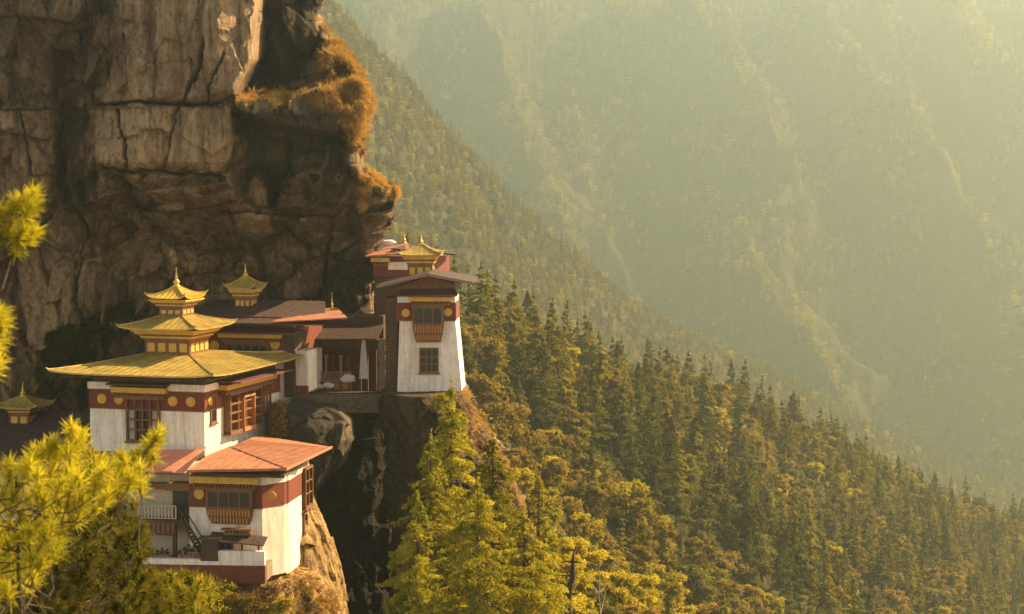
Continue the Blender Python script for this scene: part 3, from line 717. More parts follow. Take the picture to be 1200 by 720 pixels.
# keep clear of the temples' rocks
vis &= ~((SP[:, 1] < 330) & (spx < 600))
SP = SP[vis]; spx, spy = spx[vis], spy[vis]
size = SP[:, 4] / SP[:, 1]
ZN = {0: 'on the forested near ridge', 1: 'on the lower spur below the ridge', 2: 'on the sunny slope right of the rock pillar'}
def where(px, py, zone, y):
    if zone == 2: return 'on the sunlit slope below the rock pillar'
    if zone == 1: return 'on the middle spur in front of the shaded gully'
    crest = np.interp(px, [550, 610, 700, 830, 900, 1000, 1100, 1200], [322, 350, 398, 425, 458, 512, 560, 594])
    if py < crest + 45: return 'standing along the crest of the near ridge'
    if px < 720: return 'on the slope just right of the tower'
    if py > 620: return 'low in the shaded foot of the near ridge'
    return 'in the middle of the near ridge slope'
rest = []
for is_con in (True, False):
    sel = np.flatnonzero((SP[:, 3] < NC) == is_con); sel = sel[np.argsort(-size[sel])]
    for n_, j in enumerate(sel):
        x, y, z, kd, hh, zone = SP[j]; kd = int(kd); K = KINDS[kd]
        if n_ >= 298: rest.append(j); continue
        o = empty(K[0], (x, y, z - .4), random.random() * 6.28, K[4] + ' ' + where(spx[j], spy[j], int(zone), y), K[5],
                  ('conifers' if is_con else 'broadleaf trees') + ' of the near forest')
        s = hh / K[3]; o.scale = (s * random.uniform(.85, 1.35),) * 2 + (s,); o.rotation_euler = (random.gauss(0, .035), random.gauss(0, .035), o.rotation_euler.z)
        link('crown', K[1], o); link('trunk', K[2], o)
print('near trees', len(SP), 'rest', len(rest))

def gn_forest(name, label, P3, scl, kinds, seed):
    me = bpy.data.meshes.new(name); me.vertices.add(len(P3)); me.vertices.foreach_set('co', np.asarray(P3, np.float32).ravel())
    a = me.attributes.new('scl', 'FLOAT', 'POINT'); a.data.foreach_set('value', np.asarray(scl, np.float32))
    a = me.attributes.new('kd', 'INT', 'POINT'); a.data.foreach_set('value', np.asarray(kinds, np.int32)); me.update()
    o = link(name, me); tag(o, label, kind='stuff'); o['category'] = 'forest'
    ng = bpy.data.node_groups.new(name, 'GeometryNodeTree')
    ng.interface.new_socket('Geometry', in_out='INPUT', socket_type='NodeSocketGeometry'); ng.interface.new_socket('Geometry', in_out='OUTPUT', socket_type='NodeSocketGeometry')
    gi_, go_ = ng.nodes.new('NodeGroupInput'), ng.nodes.new('NodeGroupOutput')
    jn = ng.nodes.new('GeometryNodeJoinGeometry')
    sc_ = ng.nodes.new('GeometryNodeInputNamedAttribute'); sc_.data_type = 'FLOAT'; sc_.inputs[0].default_value = 'scl'
    kn = ng.nodes.new('GeometryNodeInputNamedAttribute'); kn.data_type = 'INT'; kn.inputs[0].default_value = 'kd'
    for k in sorted(set(kinds)):
        src = SRC[k]
        oi = ng.nodes.new('GeometryNodeObjectInfo'); oi.transform_space = 'ORIGINAL'; oi.inputs[0].default_value = src; oi.inputs['As Instance'].default_value = True
        cmp_ = ng.nodes.new('FunctionNodeCompare'); cmp_.data_type = 'INT'; cmp_.operation = 'EQUAL'
        ints = [s_ for s_ in cmp_.inputs if s_.type == 'INT']; ints[1].default_value = int(k); ng.links.new(kn.outputs[0], ints[0])
        ip = ng.nodes.new('GeometryNodeInstanceOnPoints'); rv = ng.nodes.new('FunctionNodeRandomValue'); rv.data_type = 'FLOAT_VECTOR'
        rv.inputs[0].default_value = (0, 0, 0); rv.inputs[1].default_value = (0, 0, 6.283); rv.inputs['Seed'].default_value = seed + int(k)
        ng.links.new(gi_.outputs[0], ip.inputs['Points']); ng.links.new(cmp_.outputs[0], ip.inputs['Selection']); ng.links.new(oi.outputs['Geometry'], ip.inputs['Instance'])
        ng.links.new(rv.outputs[0], ip.inputs['Rotation']); ng.links.new(sc_.outputs[0], ip.inputs['Scale']); ng.links.new(ip.outputs[0], jn.inputs[0])
    ng.links.new(jn.outputs[0], go_.inputs[0])
    md = o.modifiers.new('trees', 'NODES'); md.node_group = ng
    return o
SRC = {}
for o in bpy.data.objects:
    if o.name.startswith('crown') and o.parent is not None:
        for k, K in enumerate(KINDS):
            if o.data == K[1] and k not in SRC: SRC[k] = o
if rest:
    q = SP[rest]; kk = q[:, 3].astype(int); nom = np.array([K[3] for K in KINDS])[kk]
    gn_forest('near_woods', 'remaining small trees filling in the near forest', q[:, :3] - [0, 0, .4], q[:, 4] / nom, kk, 5)
def woods(name, label, d0, d1, sp, zone, hr, seed, pcon, dens=None, ck=(0, 0, 3, 1, 4), bk=(5, 6, 7, 5, 9)):
    x, y, z, I = scatter(d0, d1, sp, zone, seed=seed); g_ = np.random.default_rng(seed)
    n = len(x); con = g_.random(n) < pcon + .5 * fbm(x / 120, y / 120, x * 0, 3, seed)
    kd = np.where(con, g_.choice(ck, n), g_.choice(bk, n)); h = g_.uniform(*hr, n) * np.where(con, 1.0, .72)
    v, px, py = visible(x, y, z, h)
    if dens is not None: v &= dens(x, y, z, g_)
    nom = np.array([K[3] for K in KINDS])[kd[v]]
    print(name, v.sum())
    gn_forest(name, label, np.stack([x, y, z - .5], -1)[v], h[v] / nom, kd[v], seed)
woods('ridge_woods', 'hazy golden forest covering the middle ridge', 900, 2600, 6.4, [3], (10, 17), 31, .7, ck=(0, 0, 3, 3, 4), bk=(5, 8, 7, 8))  # golden kinds stand in for sunlight on this steep shaded slope
woods('mountain_woods', 'faint hazy forest on the far mountainside', 1500, 4300, 12.0, [4], (17, 31), 41, .3, ck=(0, 0, 3, 1), bk=(5, 8, 8, 7), dens=lambda x, y, z, g_: (fbm(x / 55, y / 110, x * 0, 4, 88) > -.05) | (g_.random(len(x)) < .15))  # golden clumps stand in for patches of sunlit crowns

g_ = random.Random(77)
for k in range(14):
    j = g_.randrange(len(SP)); x, y, z, kd, hh, zone = SP[j]; x += 2.5; z = ground_z = float(gz_at(np.array([x]), np.array([y]))[0][0])
    o = empty('dead_tree', (x, y, z - .3), 0, 'bare grey dead trunk standing among the trees of the near forest', 'dead tree', 'bare dead trunks in the near forest')
    h = g_.uniform(10, 17); me = trunk_mesh('trunk', h, .22, 300 + k, .06, 9, M['stone'], top=1); link('trunk', me, o)
# large conifer in front of the rock pillar, and the smaller ones about it
def big_tree(name, px, pytop, D, H, rb, nleaf, size, mat, label, seed, levels=26, group=None, lean=0):
    top = P(px, pytop, D); base = (top.x + lean, top.y, top.z - H)
    o = empty(name, base, 0, label, 'conifer', group)
    V, Fq = feather_crown(seed, H, rb, int(nleaf * 1.9), size * .62, nbr=int(H * 13))
    link('crown', np_mesh('crown', V, Fq, M[mat]), o)
    g_ = random.Random(seed); mb = MB(); mb.tube([(0, 0, -1), (.1, 0, H * .3), (-.1, .1, H * .6), (0, 0, H * .96)], [.42, .33, .2, .03], 8)
    for k in range(46):
        f = g_.uniform(.15, .9); a = g_.random() * 6.28; L = rb * (1 - f) ** .8 * .9
        mb.tube([(0, 0, H * f), (math.cos(a) * L * .5, math.sin(a) * L * .5, H * f + L * .04), (math.cos(a) * L, math.sin(a) * L, H * f - L * .13)], [.07, .05, .015], 4)
    mb.build('trunk', M['bark'], o)
    return o
big_tree('conifer', 529, 446, 158, 30, 7.8, 60000, .24, 'big_con', 'tallest front conifer with a pointed top below the white tower', 501, 30)
big_tree('conifer', 578, 505, 165, 26, 7.0, 40000, .24, 'big_con', 'front conifer leaning against the sunny side of the rock pillar', 502, 24)
big_tree('conifer', 505, 510, 152, 24, 5.4, 32000, .23, 'big_con', 'front conifer at the dark chasm side of the tallest conifer', 503, 22)
big_tree('conifer', 560, 560, 146, 20, 6.5, 26000, .23, 'pine_mid', 'bushy front conifer under the tallest pointed conifer', 504, 20)
big_tree('conifer', 615, 600, 150, 18, 6.0, 24000, .23, 'pine_mid', 'yellowish front conifer beside the two bare snags', 505, 18)
big_tree('conifer', 632, 556, 182, 17, 4.0, 14000, .22, 'pine_mid', 'small conifer just beyond the outer edge of the rock pillar', 506, 18)
big_tree('conifer', 490, 580, 149, 16, 3.8, 14000, .22, 'big_con', 'low conifer at the chasm side bottom of the front group', 507, 18)
big_tree('conifer', 640, 610, 178, 16, 4.4, 14000, .22, 'pine_mid', 'golden conifer behind the two bare snags', 508, 18)
for k, (pb, pt, D, lab) in enumerate([((664, 735), (673, 645), 170, 'tall charred dead trunk with a bent tip'), ((641, 735), (649, 664), 168, 'short charred dead trunk with twisted stubs'), ((618, 640), (619, 596), 176, 'thin dark dead trunk beside the pillar edge')]):
    b0, t0 = P(*pb, D), P(*pt, D); o = empty('dead_tree', b0, 0, lab, 'dead tree'); g_ = random.Random(k + 9); v = t0 - b0
    mb = MB(); b1 = b0 - v * .9; pts = [b1 + (t0 - b1) * f - b0 + Vector((g_.gauss(0, .12), g_.gauss(0, .12), 0)) for f in (0, .2, .4, .55, .7, .82, .92, 1)]
    mb.tube(pts, [.5, .48, .44, .40, .34, .26, .16, .05], 7)
    mb.build('trunk', M['snag'], o)
    for q in range(9):
        p = pts[4 + q % 4]; m2 = MB(); L = g_.uniform(.5, 1.3); s = g_.choice((-1, 1)); m2.tube([p, p + Vector((s * L * .6, g_.uniform(-.3, .3), .05)), p + Vector((s * L, 0, g_.uniform(-.2, .5)))], [.12, .08, .02], 5); m2.build('branch', M['snag'], o)

# ------------------------------------------------------------------ foreground pines: long needles in tufts
def tuft_mesh(pos, dirs, nn, L, w, seed):
    g_ = np.random.default_rng(seed); n = len(pos) * nn; p = np.repeat(pos, nn, 0); d0 = np.repeat(dirs, nn, 0)
    s0 = g_.random((n, 1)); p = p - d0 * s0 * L * .9
    d = d0 * .75 + g_.normal(0, .52, (n, 3)); d /= np.linalg.norm(d, axis=1)[:, None]
    e = np.cross(d, g_.normal(0, 1, (n, 3))); e /= np.linalg.norm(e, axis=1)[:, None]; l = L * g_.uniform(.7, 1.15, (n, 1))
    V = np.stack([p - e * w, p + e * w, p + d * l * .6 + e * w + [0, 0, -.01], p + d * l + [0, 0, -.03], p + d * l * .6 - e * w + [0, 0, -.01]], 1).reshape(-1, 3)
    i = np.arange(n)[:, None] * 5
    return V, np.concatenate([i + [0, 1, 2], i + [0, 2, 4], i + [4, 2, 3]])
def tuft_pine(name, label, base, stems, D, mat, L=.28, w=.006, nn=110, seed=1, cat='pine tree', trunk_r=.12):
    """stems: list of picture points (px, py) of tuft centres with depth offsets; branches join them to the trunk"""
    g_ = random.Random(seed); o = empty(name, base, 0, label, cat); pos = []; dirs = []; mb = MB()
    for (px, py, dz) in stems:
        q = P(px, py, D + dz) - Vector(base)
        hd = Vector((q.x, q.y, 0)); 
        root = Vector((q.x * .6 + g_.gauss(0, .4), q.y * .6 + g_.gauss(0, .4), q.z - hd.length * .15 - g_.uniform(.2, .7)))
        if root.z < .4: root.z = .4
        mb.tube([root, root.lerp(q, .4) + Vector((g_.gauss(0, .1), g_.gauss(0, .1), -.10 * hd.length)), root.lerp(q, .75) + Vector((g_.gauss(0, .06), 0, -.05 * hd.length)), q], [.014, .010, .007, .005], 5)
        dr = (q - root).normalized() * .7 + Vector((g_.gauss(0, .2), g_.gauss(0, .2), .65)); pos.append(q); dirs.append(dr.normalized())
    zt = max(p.z for p in pos)
    mb.tube([(0, 0, -.5), (.05, .03, zt * .5), (0, 0, zt * .95)], [trunk_r, trunk_r * .7, .02], 8)
    mb.build('trunk', M['bark'], o)
    V, T = tuft_mesh(np.array(pos), np.array(dirs), nn, L, w, seed)
    link('crown', np_mesh('crown', V, T, M[mat]), o)
    return o
def ground_under(x, y): return float(gz_at(np.array([x]), np.array([y]))[0][0])
def outline_stems(poly, n, seed, dz=1.5, mind=9):
    g_ = random.Random(seed); xs = [p[0] for p in poly]; ys = [p[1] for p in poly]; res = []
    t_ = 0
    while len(res) < n and t_ < 20000:
        t_ += 1; x, y = g_.uniform(min(xs), max(xs)), g_.uniform(min(ys), max(ys))
        if poly_sd(np.array([x]), np.array([y]), poly)[0] < 0: continue
        if any((x - a) ** 2 + (y - b) ** 2 < mind ** 2 for a, b, _ in res): continue
        res.append((x, y, g_.uniform(-dz, dz)))
    return res
def base_at(px, D):
    p = P(px, 600, D); return (p.x, p.y, ground_under(p.x, p.y))
# bright pine, bottom left
bright = outline_stems([(-60, 545), (0, 548), (40, 528), (62, 512), (100, 525), (130, 535), (150, 520), (172, 540), (150, 575), (120, 590), (90, 610), (60, 650), (30, 690), (-60, 700)], 105, 3, 1.6, 11)
bright += [(92, 516, 0), (84, 500, 0), (95, 508, .2), (62, 522, 0), (40, 530, 0), (183, 512, 0), (176, 520, .2), (188, 506, .1), (180, 535, .2), (150, 560, 0), (165, 566, .2), (142, 572, .1), (12, 545, 0)]
tuft_pine('pine_tree', 'bright yellow long needled pine nearest the viewpoint', base_at(20, 27), bright, 27, 'pine_bright', .25, .0055, 120, 31)
side = [(2, 245, 0), (18, 238, .1), (30, 232, .2), (38, 242, 0), (14, 262, .1), (28, 268, 0), (40, 272, .2), (22, 282, .1), (4, 272, 0), (40, 226, .1), (-15, 250, .2), (-30, 262, .1)]
side += [(0, 365, 0), (2, 385, .1), (-6, 405, .1), (4, 372, .2), (-2, 425, 0), (-25, 380, .1), (-40, 330, .2)]
tuft_pine('pine_tree', 'pine poking two bright tufts in from the frame edge against the cliff', base_at(-150, 24), side, 24, 'pine_bright', .24, .005, 130, 33)
mid_ = outline_stems([(-60, 690), (30, 680), (60, 640), (95, 600), (125, 585), (155, 590), (170, 620), (178, 660), (200, 700), (210, 760), (-60, 760)], 230, 5, 2.2, 8)
tuft_pine('pine_tree', 'olive pine with darker dense crown under the bright yellow pine', base_at(90, 38), mid_, 38, 'pine_deep', .26, .008, 90, 35)
low_ = outline_stems([(150, 690), (175, 668), (190, 676), (215, 672), (240, 678), (250, 690), (235, 730), (240, 770), (140, 770)], 110, 7, 2.0, 7)
tuft_pine('pine_tree', 'small olive pine in front of the terrace wall base', base_at(200, 60), low_, 60, 'pine_mid', .42, .014, 80, 37)
# gold shrubs at the foot of the buttress
for k, (px, py, D, s) in enumerate([(255, 700, 156, 1.6), (285, 712, 155, 1.5), (330, 716, 156, 1.3), (228, 715, 154, 1.7)]):
    b0 = P(px, py, D); V, Fq = broad_crown(700 + k, 2.6 * s, 1.15 * s, 2600, .09); V = V - [0, 0, 1.2 * s]
    o = empty('shrub', (b0.x, b0.y, b0.z - .6), 0, ['olive shrub left of the ochre buttress foot', 'russet shrub in front of the ochre buttress', 'small gold shrub at the right of the ochre buttress', 'low green shrub beside the small olive pine'][k], 'shrub')
    link('crown', np_mesh('crown', V, Fq, M[['br_yellow', 'br_brown', 'br_yellow', 'big_con'][k]]), o)
    link('stem', trunk_mesh('stem', 2.4 * s, .09, 60 + k, .06, 5, top=.6), o)
V, Fq = broad_crown(720, 2.2, 1.3, 2600, .09)
b0 = P(535, 470, 182); o = empty('shrub', (b0.x - 1.5, b0.y, b0.z - 1.5), 0, 'yellow green shrub at the foot of the white tower', 'shrub'); link('crown', np_mesh('crown', V, Fq, M['br_yellow']), o); link('stem', trunk_mesh('stem', 2, .07, 66, .06, 4, top=.6), o)

# ------------------------------------------------------------------ building pieces
def hip_roof(name, mat, parent, ex, tx, z0, z1, up=.35, conc=1.0, th=.14, seam=.75, gutter=None, nseg=9):
    """ex: eave rectangle (x0,x1,y0,y1); tx: rectangle where the slopes end; corners sweep up"""
    mb = MB(); n = 18; V = {}
    def rect(t, k, s):
        x0, x1, y0, y1 = [ex[i] + (tx[i] - ex[i]) * t for i in range(4)]
        a = [(x0, y0), (x1, y0), (x1, y1), (x0, y1)]; p, q = a[k], a[(k + 1) % 4]
        c = abs(2 * s - 1); z = z0 + (z1 - z0) * t ** conc + up * (c ** 5) * (1 - t) ** 2.5
        return (p[0] + (q[0] - p[0]) * s, p[1] + (q[1] - p[1]) * s, z)
    for k in range(4):
        vs = [rect(i / nseg, k, j / n) for i in range(nseg + 1) for j in range(n + 1)]
        fs = [(i * (n + 1) + j, i * (n + 1) + j + 1, (i + 1) * (n + 1) + j + 1, (i + 1) * (n + 1) + j) for i in range(nseg) for j in range(n)]
        mb.add(vs, fs)
        lo = [(x, y, z - th) for x, y, z in vs]
        mb.cur = 1; mb.add(lo, [f[::-1] for f in fs])
        mb.cur = 0; e = n + 1
        mb.add(vs[:e] + lo[:e], [(j, j + e, j + 1 + e, j + 1) for j in range(n)])
        if seam:
            p, q = rect(0, k, 0), rect(0, k, 1); L = math.dist(p, q); m_ = max(2, int(L / seam))
            ux, uy = (q[0] - p[0]) / L, (q[1] - p[1]) / L
            tp, tq = rect(1, k, 0), rect(1, k, 1)
            def along(pt): return (pt[0] - p[0]) * ux + (pt[1] - p[1]) * uy
            a0, a1 = along(tp), along(tq)
            for i in range(1, m_):
                d = L * i / m_
                tmax = 1.0
                if d < a0: tmax = d / a0
                elif d > a1: tmax = (L - d) / (L - a1)
                if tmax < .12: continue
                pts = []
                for w in range(7):
                    t_ = tmax * w / 6; l0, l1 = a0 * t_, L + (a1 - L) * t_; s_ = (d - l0) / (l1 - l0); s_ = min(max(s_, 0), 1)
                    r = rect(t_, k, s_); pts.append((r[0], r[1], r[2] + .012))
                mb.tube(pts, .028, 4)
    for k in range(4):
        pts = [rect(t_ / 8, k, 0) for t_ in range(9)]
        p0 = Vector(pts[0]); dirn = (p0 - Vector(pts[2])).normalized()
        pts = [tuple(p0 + dirn * .22 + Vector((0, 0, .22)))] + [(x, y, z + .03) for x, y, z in pts]
        mb.tube(pts, [.03] + [.075] * 9, 6)
    return mb.build(name, [mat, M['wood']], parent)
def finial(name, parent, x, y, z, h, mat=None, r=.32):
    mb = MB(); mb.lathe(x, y, [(r * 1.1, z - .05), (r * 1.15, z + .06 * h), (r * .55, z + .10 * h), (r * .9, z + .17 * h), (r, z + .24 * h), (r * .7, z + .32 * h), (r * .3, z + .38 * h), (r * .45, z + .44 * h), (r * .42, z + .50 * h), (r * .2, z + .58 * h), (r * .26, z + .63 * h), (r * .12, z + .72 * h), (r * .10, z + .9 * h), (.01, z + h)], 12)
    return mb.build(name, mat or M['gold'], parent, True)
class Fac:
    """a facade: u along, v out of the wall, w up"""
    def __init__(s, side, plane):
        s.side, s.plane = side, plane
    def X(s):
        if s.side == 'front': return Matrix(((1, 0, 0, 0), (0, -1, 0, s.plane), (0, 0, 1, 0), (0, 0, 0, 1)))
        if s.side == 'right': return Matrix(((0, 1, 0, s.plane), (1, 0, 0, 0), (0, 0, 1, 0), (0, 0, 0, 1)))
def fmb(fac):
    mb = MB(); mb.X = fac.X(); return mb
def fixn(o):
    import bmesh
    bm = bmesh.new(); bm.from_mesh(o.data); bmesh.ops.recalc_face_normals(bm, faces=bm.faces); bm.to_mesh(o.data); bm.free(); return o
def medallion(parent, fac, u, w, r=.42, v=.1):
    mb = MB(); mb.lathe(0, 0, [(r, -.04), (r, .03), (r * .92, .06), (r * .86, .045), (0.01, .05)], 20)
    X = fac.X() @ Matrix.Translation((u, v, w)) @ Matrix.Rotation(R(-90), 4, 'X')
    for i, q in enumerate(mb.v): mb.v[i] = X @ q
    return fixn(mb.build('medallion', M['yellow'], parent))
def dentils(mb, u0, u1, v0, v1, w0, w1, step=.28, duty=.5):
    n = max(1, int((u1 - u0) / step))
    for i in range(n):
        a = u0 + (u1 - u0) * (i + .5 - duty / 2) / n; mb.box(a, a + (u1 - u0) * duty / n, v0, v1, w0, w1)
def cornice(parent, fac, u0, u1, w0, w1, v=.12, ends=.25, name='cornice'):
    """ochre band with two dentil rows beneath, stepping outwards"""
    h = w1 - w0; mb = fmb(fac)
    mb.box(u0 - ends, u1 + ends, -.05, v + .42, w0 + h * .52, w1)
    mb.cur = 1; mb.box(u0 - ends - .05, u1 + ends + .05, -.05, v + .47, w1, w1 + .06); mb.box(u0, u1, -.04, v + .12, w0, w0 + h * .22)
    dentils(mb, u0, u1, -.03, v + .24, w0 + h * .22, w0 + h * .36); mb.box(u0 - ends * .5, u1 + ends * .5, -.035, v + .2, w0 + h * .36, w0 + h * .40)
    dentils(mb, u0 - ends * .5, u1 + ends * .5, -.03, v + .36, w0 + h * .40, w0 + h * .52)
    return fixn(mb.build(name, [M['yellow'], M['carved']], parent))
def window(parent, fac, u0, u1, w0, w1, cols, rows, v=.14, panemat='pane', fmat='carved', bar=.09, skip=(), dark=(), name='window', sill=True):
    mb = fmb(fac); mb.box(u0, u0 + .14, -.1, v, w0, w1); mb.box(u1 - .14, u1, -.1, v, w0, w1); mb.box(u0, u1, -.1, v + .03, w1 - .16, w1 + .02); mb.box(u0, u1, -.1, v + .03, w0 - .02, w0 + .16)
    cw, rh = (u1 - u0 - .28) / cols, (w1 - w0 - .32) / rows
    for i in range(1, cols): mb.box(u0 + .14 + cw * i - bar / 2, u0 + .14 + cw * i + bar / 2, -.1, v - .03, w0 + .1, w1 - .1)
    for j in range(1, rows): mb.box(u0 + .1, u1 - .1, -.1, v - .045, w0 + .16 + rh * j - bar / 2, w0 + .16 + rh * j + bar / 2)
    if sill: mb.box(u0 - .12, u1 + .12, -.1, v + .1, w0 - .16, w0 - .02)
    win = fixn(mb.build(name, M[fmat], parent))
    for i in range(cols):
        for j in range(rows):
            if (i, j) in skip: continue
            pm_ = fmb(fac); pm_.box(u0 + .14 + cw * i, u0 + .14 + cw * (i + 1), .008, .03, w0 + .16 + rh * j, w0 + .16 + rh * (j + 1))
            fixn(pm_.build('pane', M['darkpane' if (i in dark or panemat == 'darkpane') else panemat], win))
    return win
def bay(parent, fac, u0, u1, w0, w1, cols, v=.45, name='bay_window', apron=.42, fmat='carved'):
    """projecting timber window with arched lights over a carved apron that curves in at the bottom"""
    H = w1 - w0; wa = w0 + H * apron; mb = fmb(fac)
    mb.box(u0, u1, -.08, v, wa, wa + .14); mb.box(u0 - .06, u1 + .06, -.08, v + .06, w1 - .18, w1 + .03)
    for a in (u0, u1 - .15): mb.box(a, a + .15, -.08, v, wa, w1)
    cw = (u1 - u0 - .3) / cols
    for i in range(cols + 1): a = u0 + .15 + cw * i; mb.box(a - .06, a + .06, -.08, v - .04, wa + .1, w1 - .1)
    # apron, stepped and curved
    st = 5
    for q in range(st):
        f0, f1 = q / st, (q + 1) / st; ins = .30 * (1 - f0) ** 2; mb.box(u0 + ins, u1 - ins, -.08, v - .03 - .25 * (1 - f0) ** 2, w0 + (wa - w0) * f0, w0 + (wa - w0) * f1 - .015)
    mb.cur = 1
    dentils(mb, u0 + .1, u1 - .1, v - .1, v + .02, w0 + (wa - w0) * .55, wa - .08, .26, .5)
    dentils(mb, u0 + .3, u1 - .3, v - .3, v - .04, w0 + (wa - w0) * .12, w0 + (wa - w0) * .42, .26, .5)
    win = fixn(mb.build(name, [M[fmat], M['lattice']], parent))
    for i in range(cols):
        a, b_ = u0 + .15 + cw * i + .06, u0 + .15 + cw * (i + 1) - .06; c_ = (a + b_) / 2; z0, z1 = wa + .14, w1 - .3
        out_ = [(a, z0), (b_, z0)] + [(c_ + (b_ - a) / 2 * math.cos(R(g)), z1 - (b_ - a) * .5 + (b_ - a) * .5 * math.sin(R(g))) for g in range(0, 181, 30)]
        pm_ = fmb(fac); pm_.add([(x, v - .10, z) for x, z in out_] + [(x, v - .16, z) for x, z in out_], [tuple(range(len(out_))), tuple(range(2 * len(out_) - 1, len(out_) - 1, -1))] + [(k, (k + 1) % len(out_), len(out_) + (k + 1) % len(out_), len(out_) + k) for k in range(len(out_))])
        p_ = fixn(pm_.build('pane', M['darkpane'], win))
        bk = fmb(fac); bk.box(a - .001, b_ + .001, v - .2, v - .165, z0, w1 - .18); fixn(bk.build('shutter', M['green'], win))
    return win
def pagoda_tier(parent, x0, x1, y0, y1, z0, zw, zc, fl, panels, wallname='tier_wall'):
    """small square storey: panelled wall, then a cornice flaring out by fl"""
    mb = MB(); mb.box(x0, x1, y0, y1, z0 - .3, zw)
    w = mb.build(wallname, M['carved'], parent)
    mb = MB()
    for (fa, a0, a1) in ((Fac('front', y0), x0, x1), (Fac('right', x1), y0, y1)):
        mb.X = fa.X(); dentils(mb, a0 + .08, a1 - .08, .0, .05, z0 + .22, zw - .25, (a1 - a0) / panels, .68)
    fixn(mb.build('panel', M['pane' if False else 'yellow'], parent))
    mb = MB(); n = 5
    for q in range(n):
        f = (q + 1) / n; e = fl * f ** 1.2; h0 = zw + (zc - zw) * q / n; h1 = zw + (zc - zw) * (q + 1) / n - .01
        mb.cur = [1, 0, 1, 0, 0][q]; mb.box(x0 - e, x1 + e, y0 - e, y1 + e, h0, h1)
    mb.cur = 0
    return mb.build('tier_cornice', [M['yellow'], M['carved']], parent)
def roots(fr, name, label, cat, group=None):
    return empty(name, fr.o, fr.a, label, cat, group)

# ------------------------------------------------------------------ main temple with three gilded roofs
T = Frame(240, 525, 170, 16)
tp = roots(T, 'temple', 'large white temple with three stacked golden roofs and a maroon band', 'temple')
W_, L_ = 11.3, 17.0
fr, rt = Fac('front', 0.0), Fac('right', 0.0)
MB().box(-W_, 0, 0, L_, -2.5, 3.25).build('wall', M['white'], tp)
MB().box(-W_ - .06, .06, -.06, L_, 3.25, 4.9).build('frieze', M['red'], tp)
b_ = MB(); b_.box(-W_ - .1, .1, -.1, L_, 3.18, 3.27); b_.box(-W_ - .1, .1, -.1, L_, 4.9, 4.98); 
for (fa, a0, a1) in ((Fac('front', -.1), -W_ - .05, .05), (Fac('right', .1), .0, L_)):
    b_.X = fa.X(); dentils(b_, a0, a1, -.05, .07, 4.79, 4.895, .3, .5); dentils(b_, a0, a1, -.05, .05, 3.28, 3.36, .22, .5)
fixn(b_.build('string_course', M['carved'], tp))
uw0, _ = T.onY(137, 470); uw1, _ = T.onY(194, 470)
cb = MB(); cb.box(-W_ - .14, uw0 - .3, -.14, L_, 4.982, 5.6); cb.box(uw1 + .3, .14, -.14, 2.8, 4.982, 5.6); cb.build('white_band', M['white'], tp)
MB().box(-W_ + .3, -.3, .3, L_ - .3, 4.985, 6.9).build('attic', M['wood'], tp)
# eave rafters
rb_ = MB()
for i in range(28): x = -W_ - 1.2 + (W_ + 2.6) * i / 27; rb_.box(x - .06, x + .06, -2.6, .3, 6.32, 6.47)
for i in range(34): y = -1.6 + (L_ + 2.4) * i / 33; rb_.box(-.3, 1.7, y - .06, y + .06, 6.32, 6.47)
rb_.box(-W_ - 1.5, 1.4, -2.2, -2.0, 6.15, 6.32); rb_.box(1.2, 1.4, -2.0, L_ + 1, 6.152, 6.318)
rb_.build('rafters', M['wood'], tp)
for px in (120, 140, 203, 224): u_, w_ = T.onY(px, 471); medallion(tp, fr, u_, 4.08, .46)
medallion(tp, rt, 1.0, 4.08, .42)
u0, w0 = T.onY(150, 520); u1, w1 = T.onY(188, 470)
window(tp, fr, u0, u1, .35, 4.3, 4, 4, v=.4, dark=(1, 2), bar=.12)
cornice(tp, fr, uw0, uw1, 4.25, 5.25, v=.3)
MB().box(uw0 - .5, uw1 + .5, -1.2, .2, 5.45, 5.62, .0, .0).build('window_awning', M['wood'], tp)
y0, _ = T.onX(262, 490); y1, _ = T.onX(300, 485)
window(tp, rt, y0, y1, .75, 4.35, 4, 4, v=.7, bar=.14, dark=(), skip=())
lt = window(tp, rt, y0 + (y1 - y0) * .38, y0 + (y1 - y0) * .72, .8, 3.9, 1, 1, v=.85, fmat='lattice', panemat='lattice', name='lattice_window')
ya, _ = T.onX(256, 456); yb, _ = T.onX(312, 446)
cornice(tp, rt, ya, yb, 4.35, 5.3, v=.6)
MB().box(.2, 2.5, ya - .6, yb + .5, 5.55, 5.68).build('side_awning', M['purpleroof'], tp)
ya, _ = T.onX(246, 490); yb2, _ = T.onX(253, 490); window(tp, rt, ya, yb2, 2.0, 4.6, 1, 2, v=.12, panemat='darkpane')
ya, _ = T.onX(308, 480); yb2, _ = T.onX(316, 480); window(tp, rt, ya, yb2, 1.4, 4.6, 2, 3, v=.2)
t2 = (-8.55, -4.05, 5.6, 9.7)
zt2 = T.zat(t2[1], t2[2], 416)
EX = (-13.6, 2.4, -3.3, 19.6)
zE = T.zat(EX[1], EX[2], 443)
hip_roof('main_roof', M['goldroof'], tp, EX, t2, zE, zt2, up=.26, conc=1.1)
ztw = T.zat(t2[1], t2[2], 400); ztc = T.zat(t2[1] + 1.0, t2[2] - 1.0, 388)
pagoda_tier(tp, *t2, zt2, ztw, ztc, 1.0, 5)
tm = (t2[0] + t2[1]) / 2; ty = (t2[2] + t2[3]) / 2
t3 = (tm - 1.15, tm + 1.15, ty - 1.25, ty + 1.25)
zE2 = T.zat(tm + 3.9, ty - 4.3, 387); zt3 = T.zat(t3[1], t3[2], 371)
hip_roof('middle_roof', M['goldroof'], tp, (tm - 3.9, tm + 3.9, ty - 4.3, ty + 4.6), t3, zE2, zt3, up=.24, conc=1.1, seam=.6)
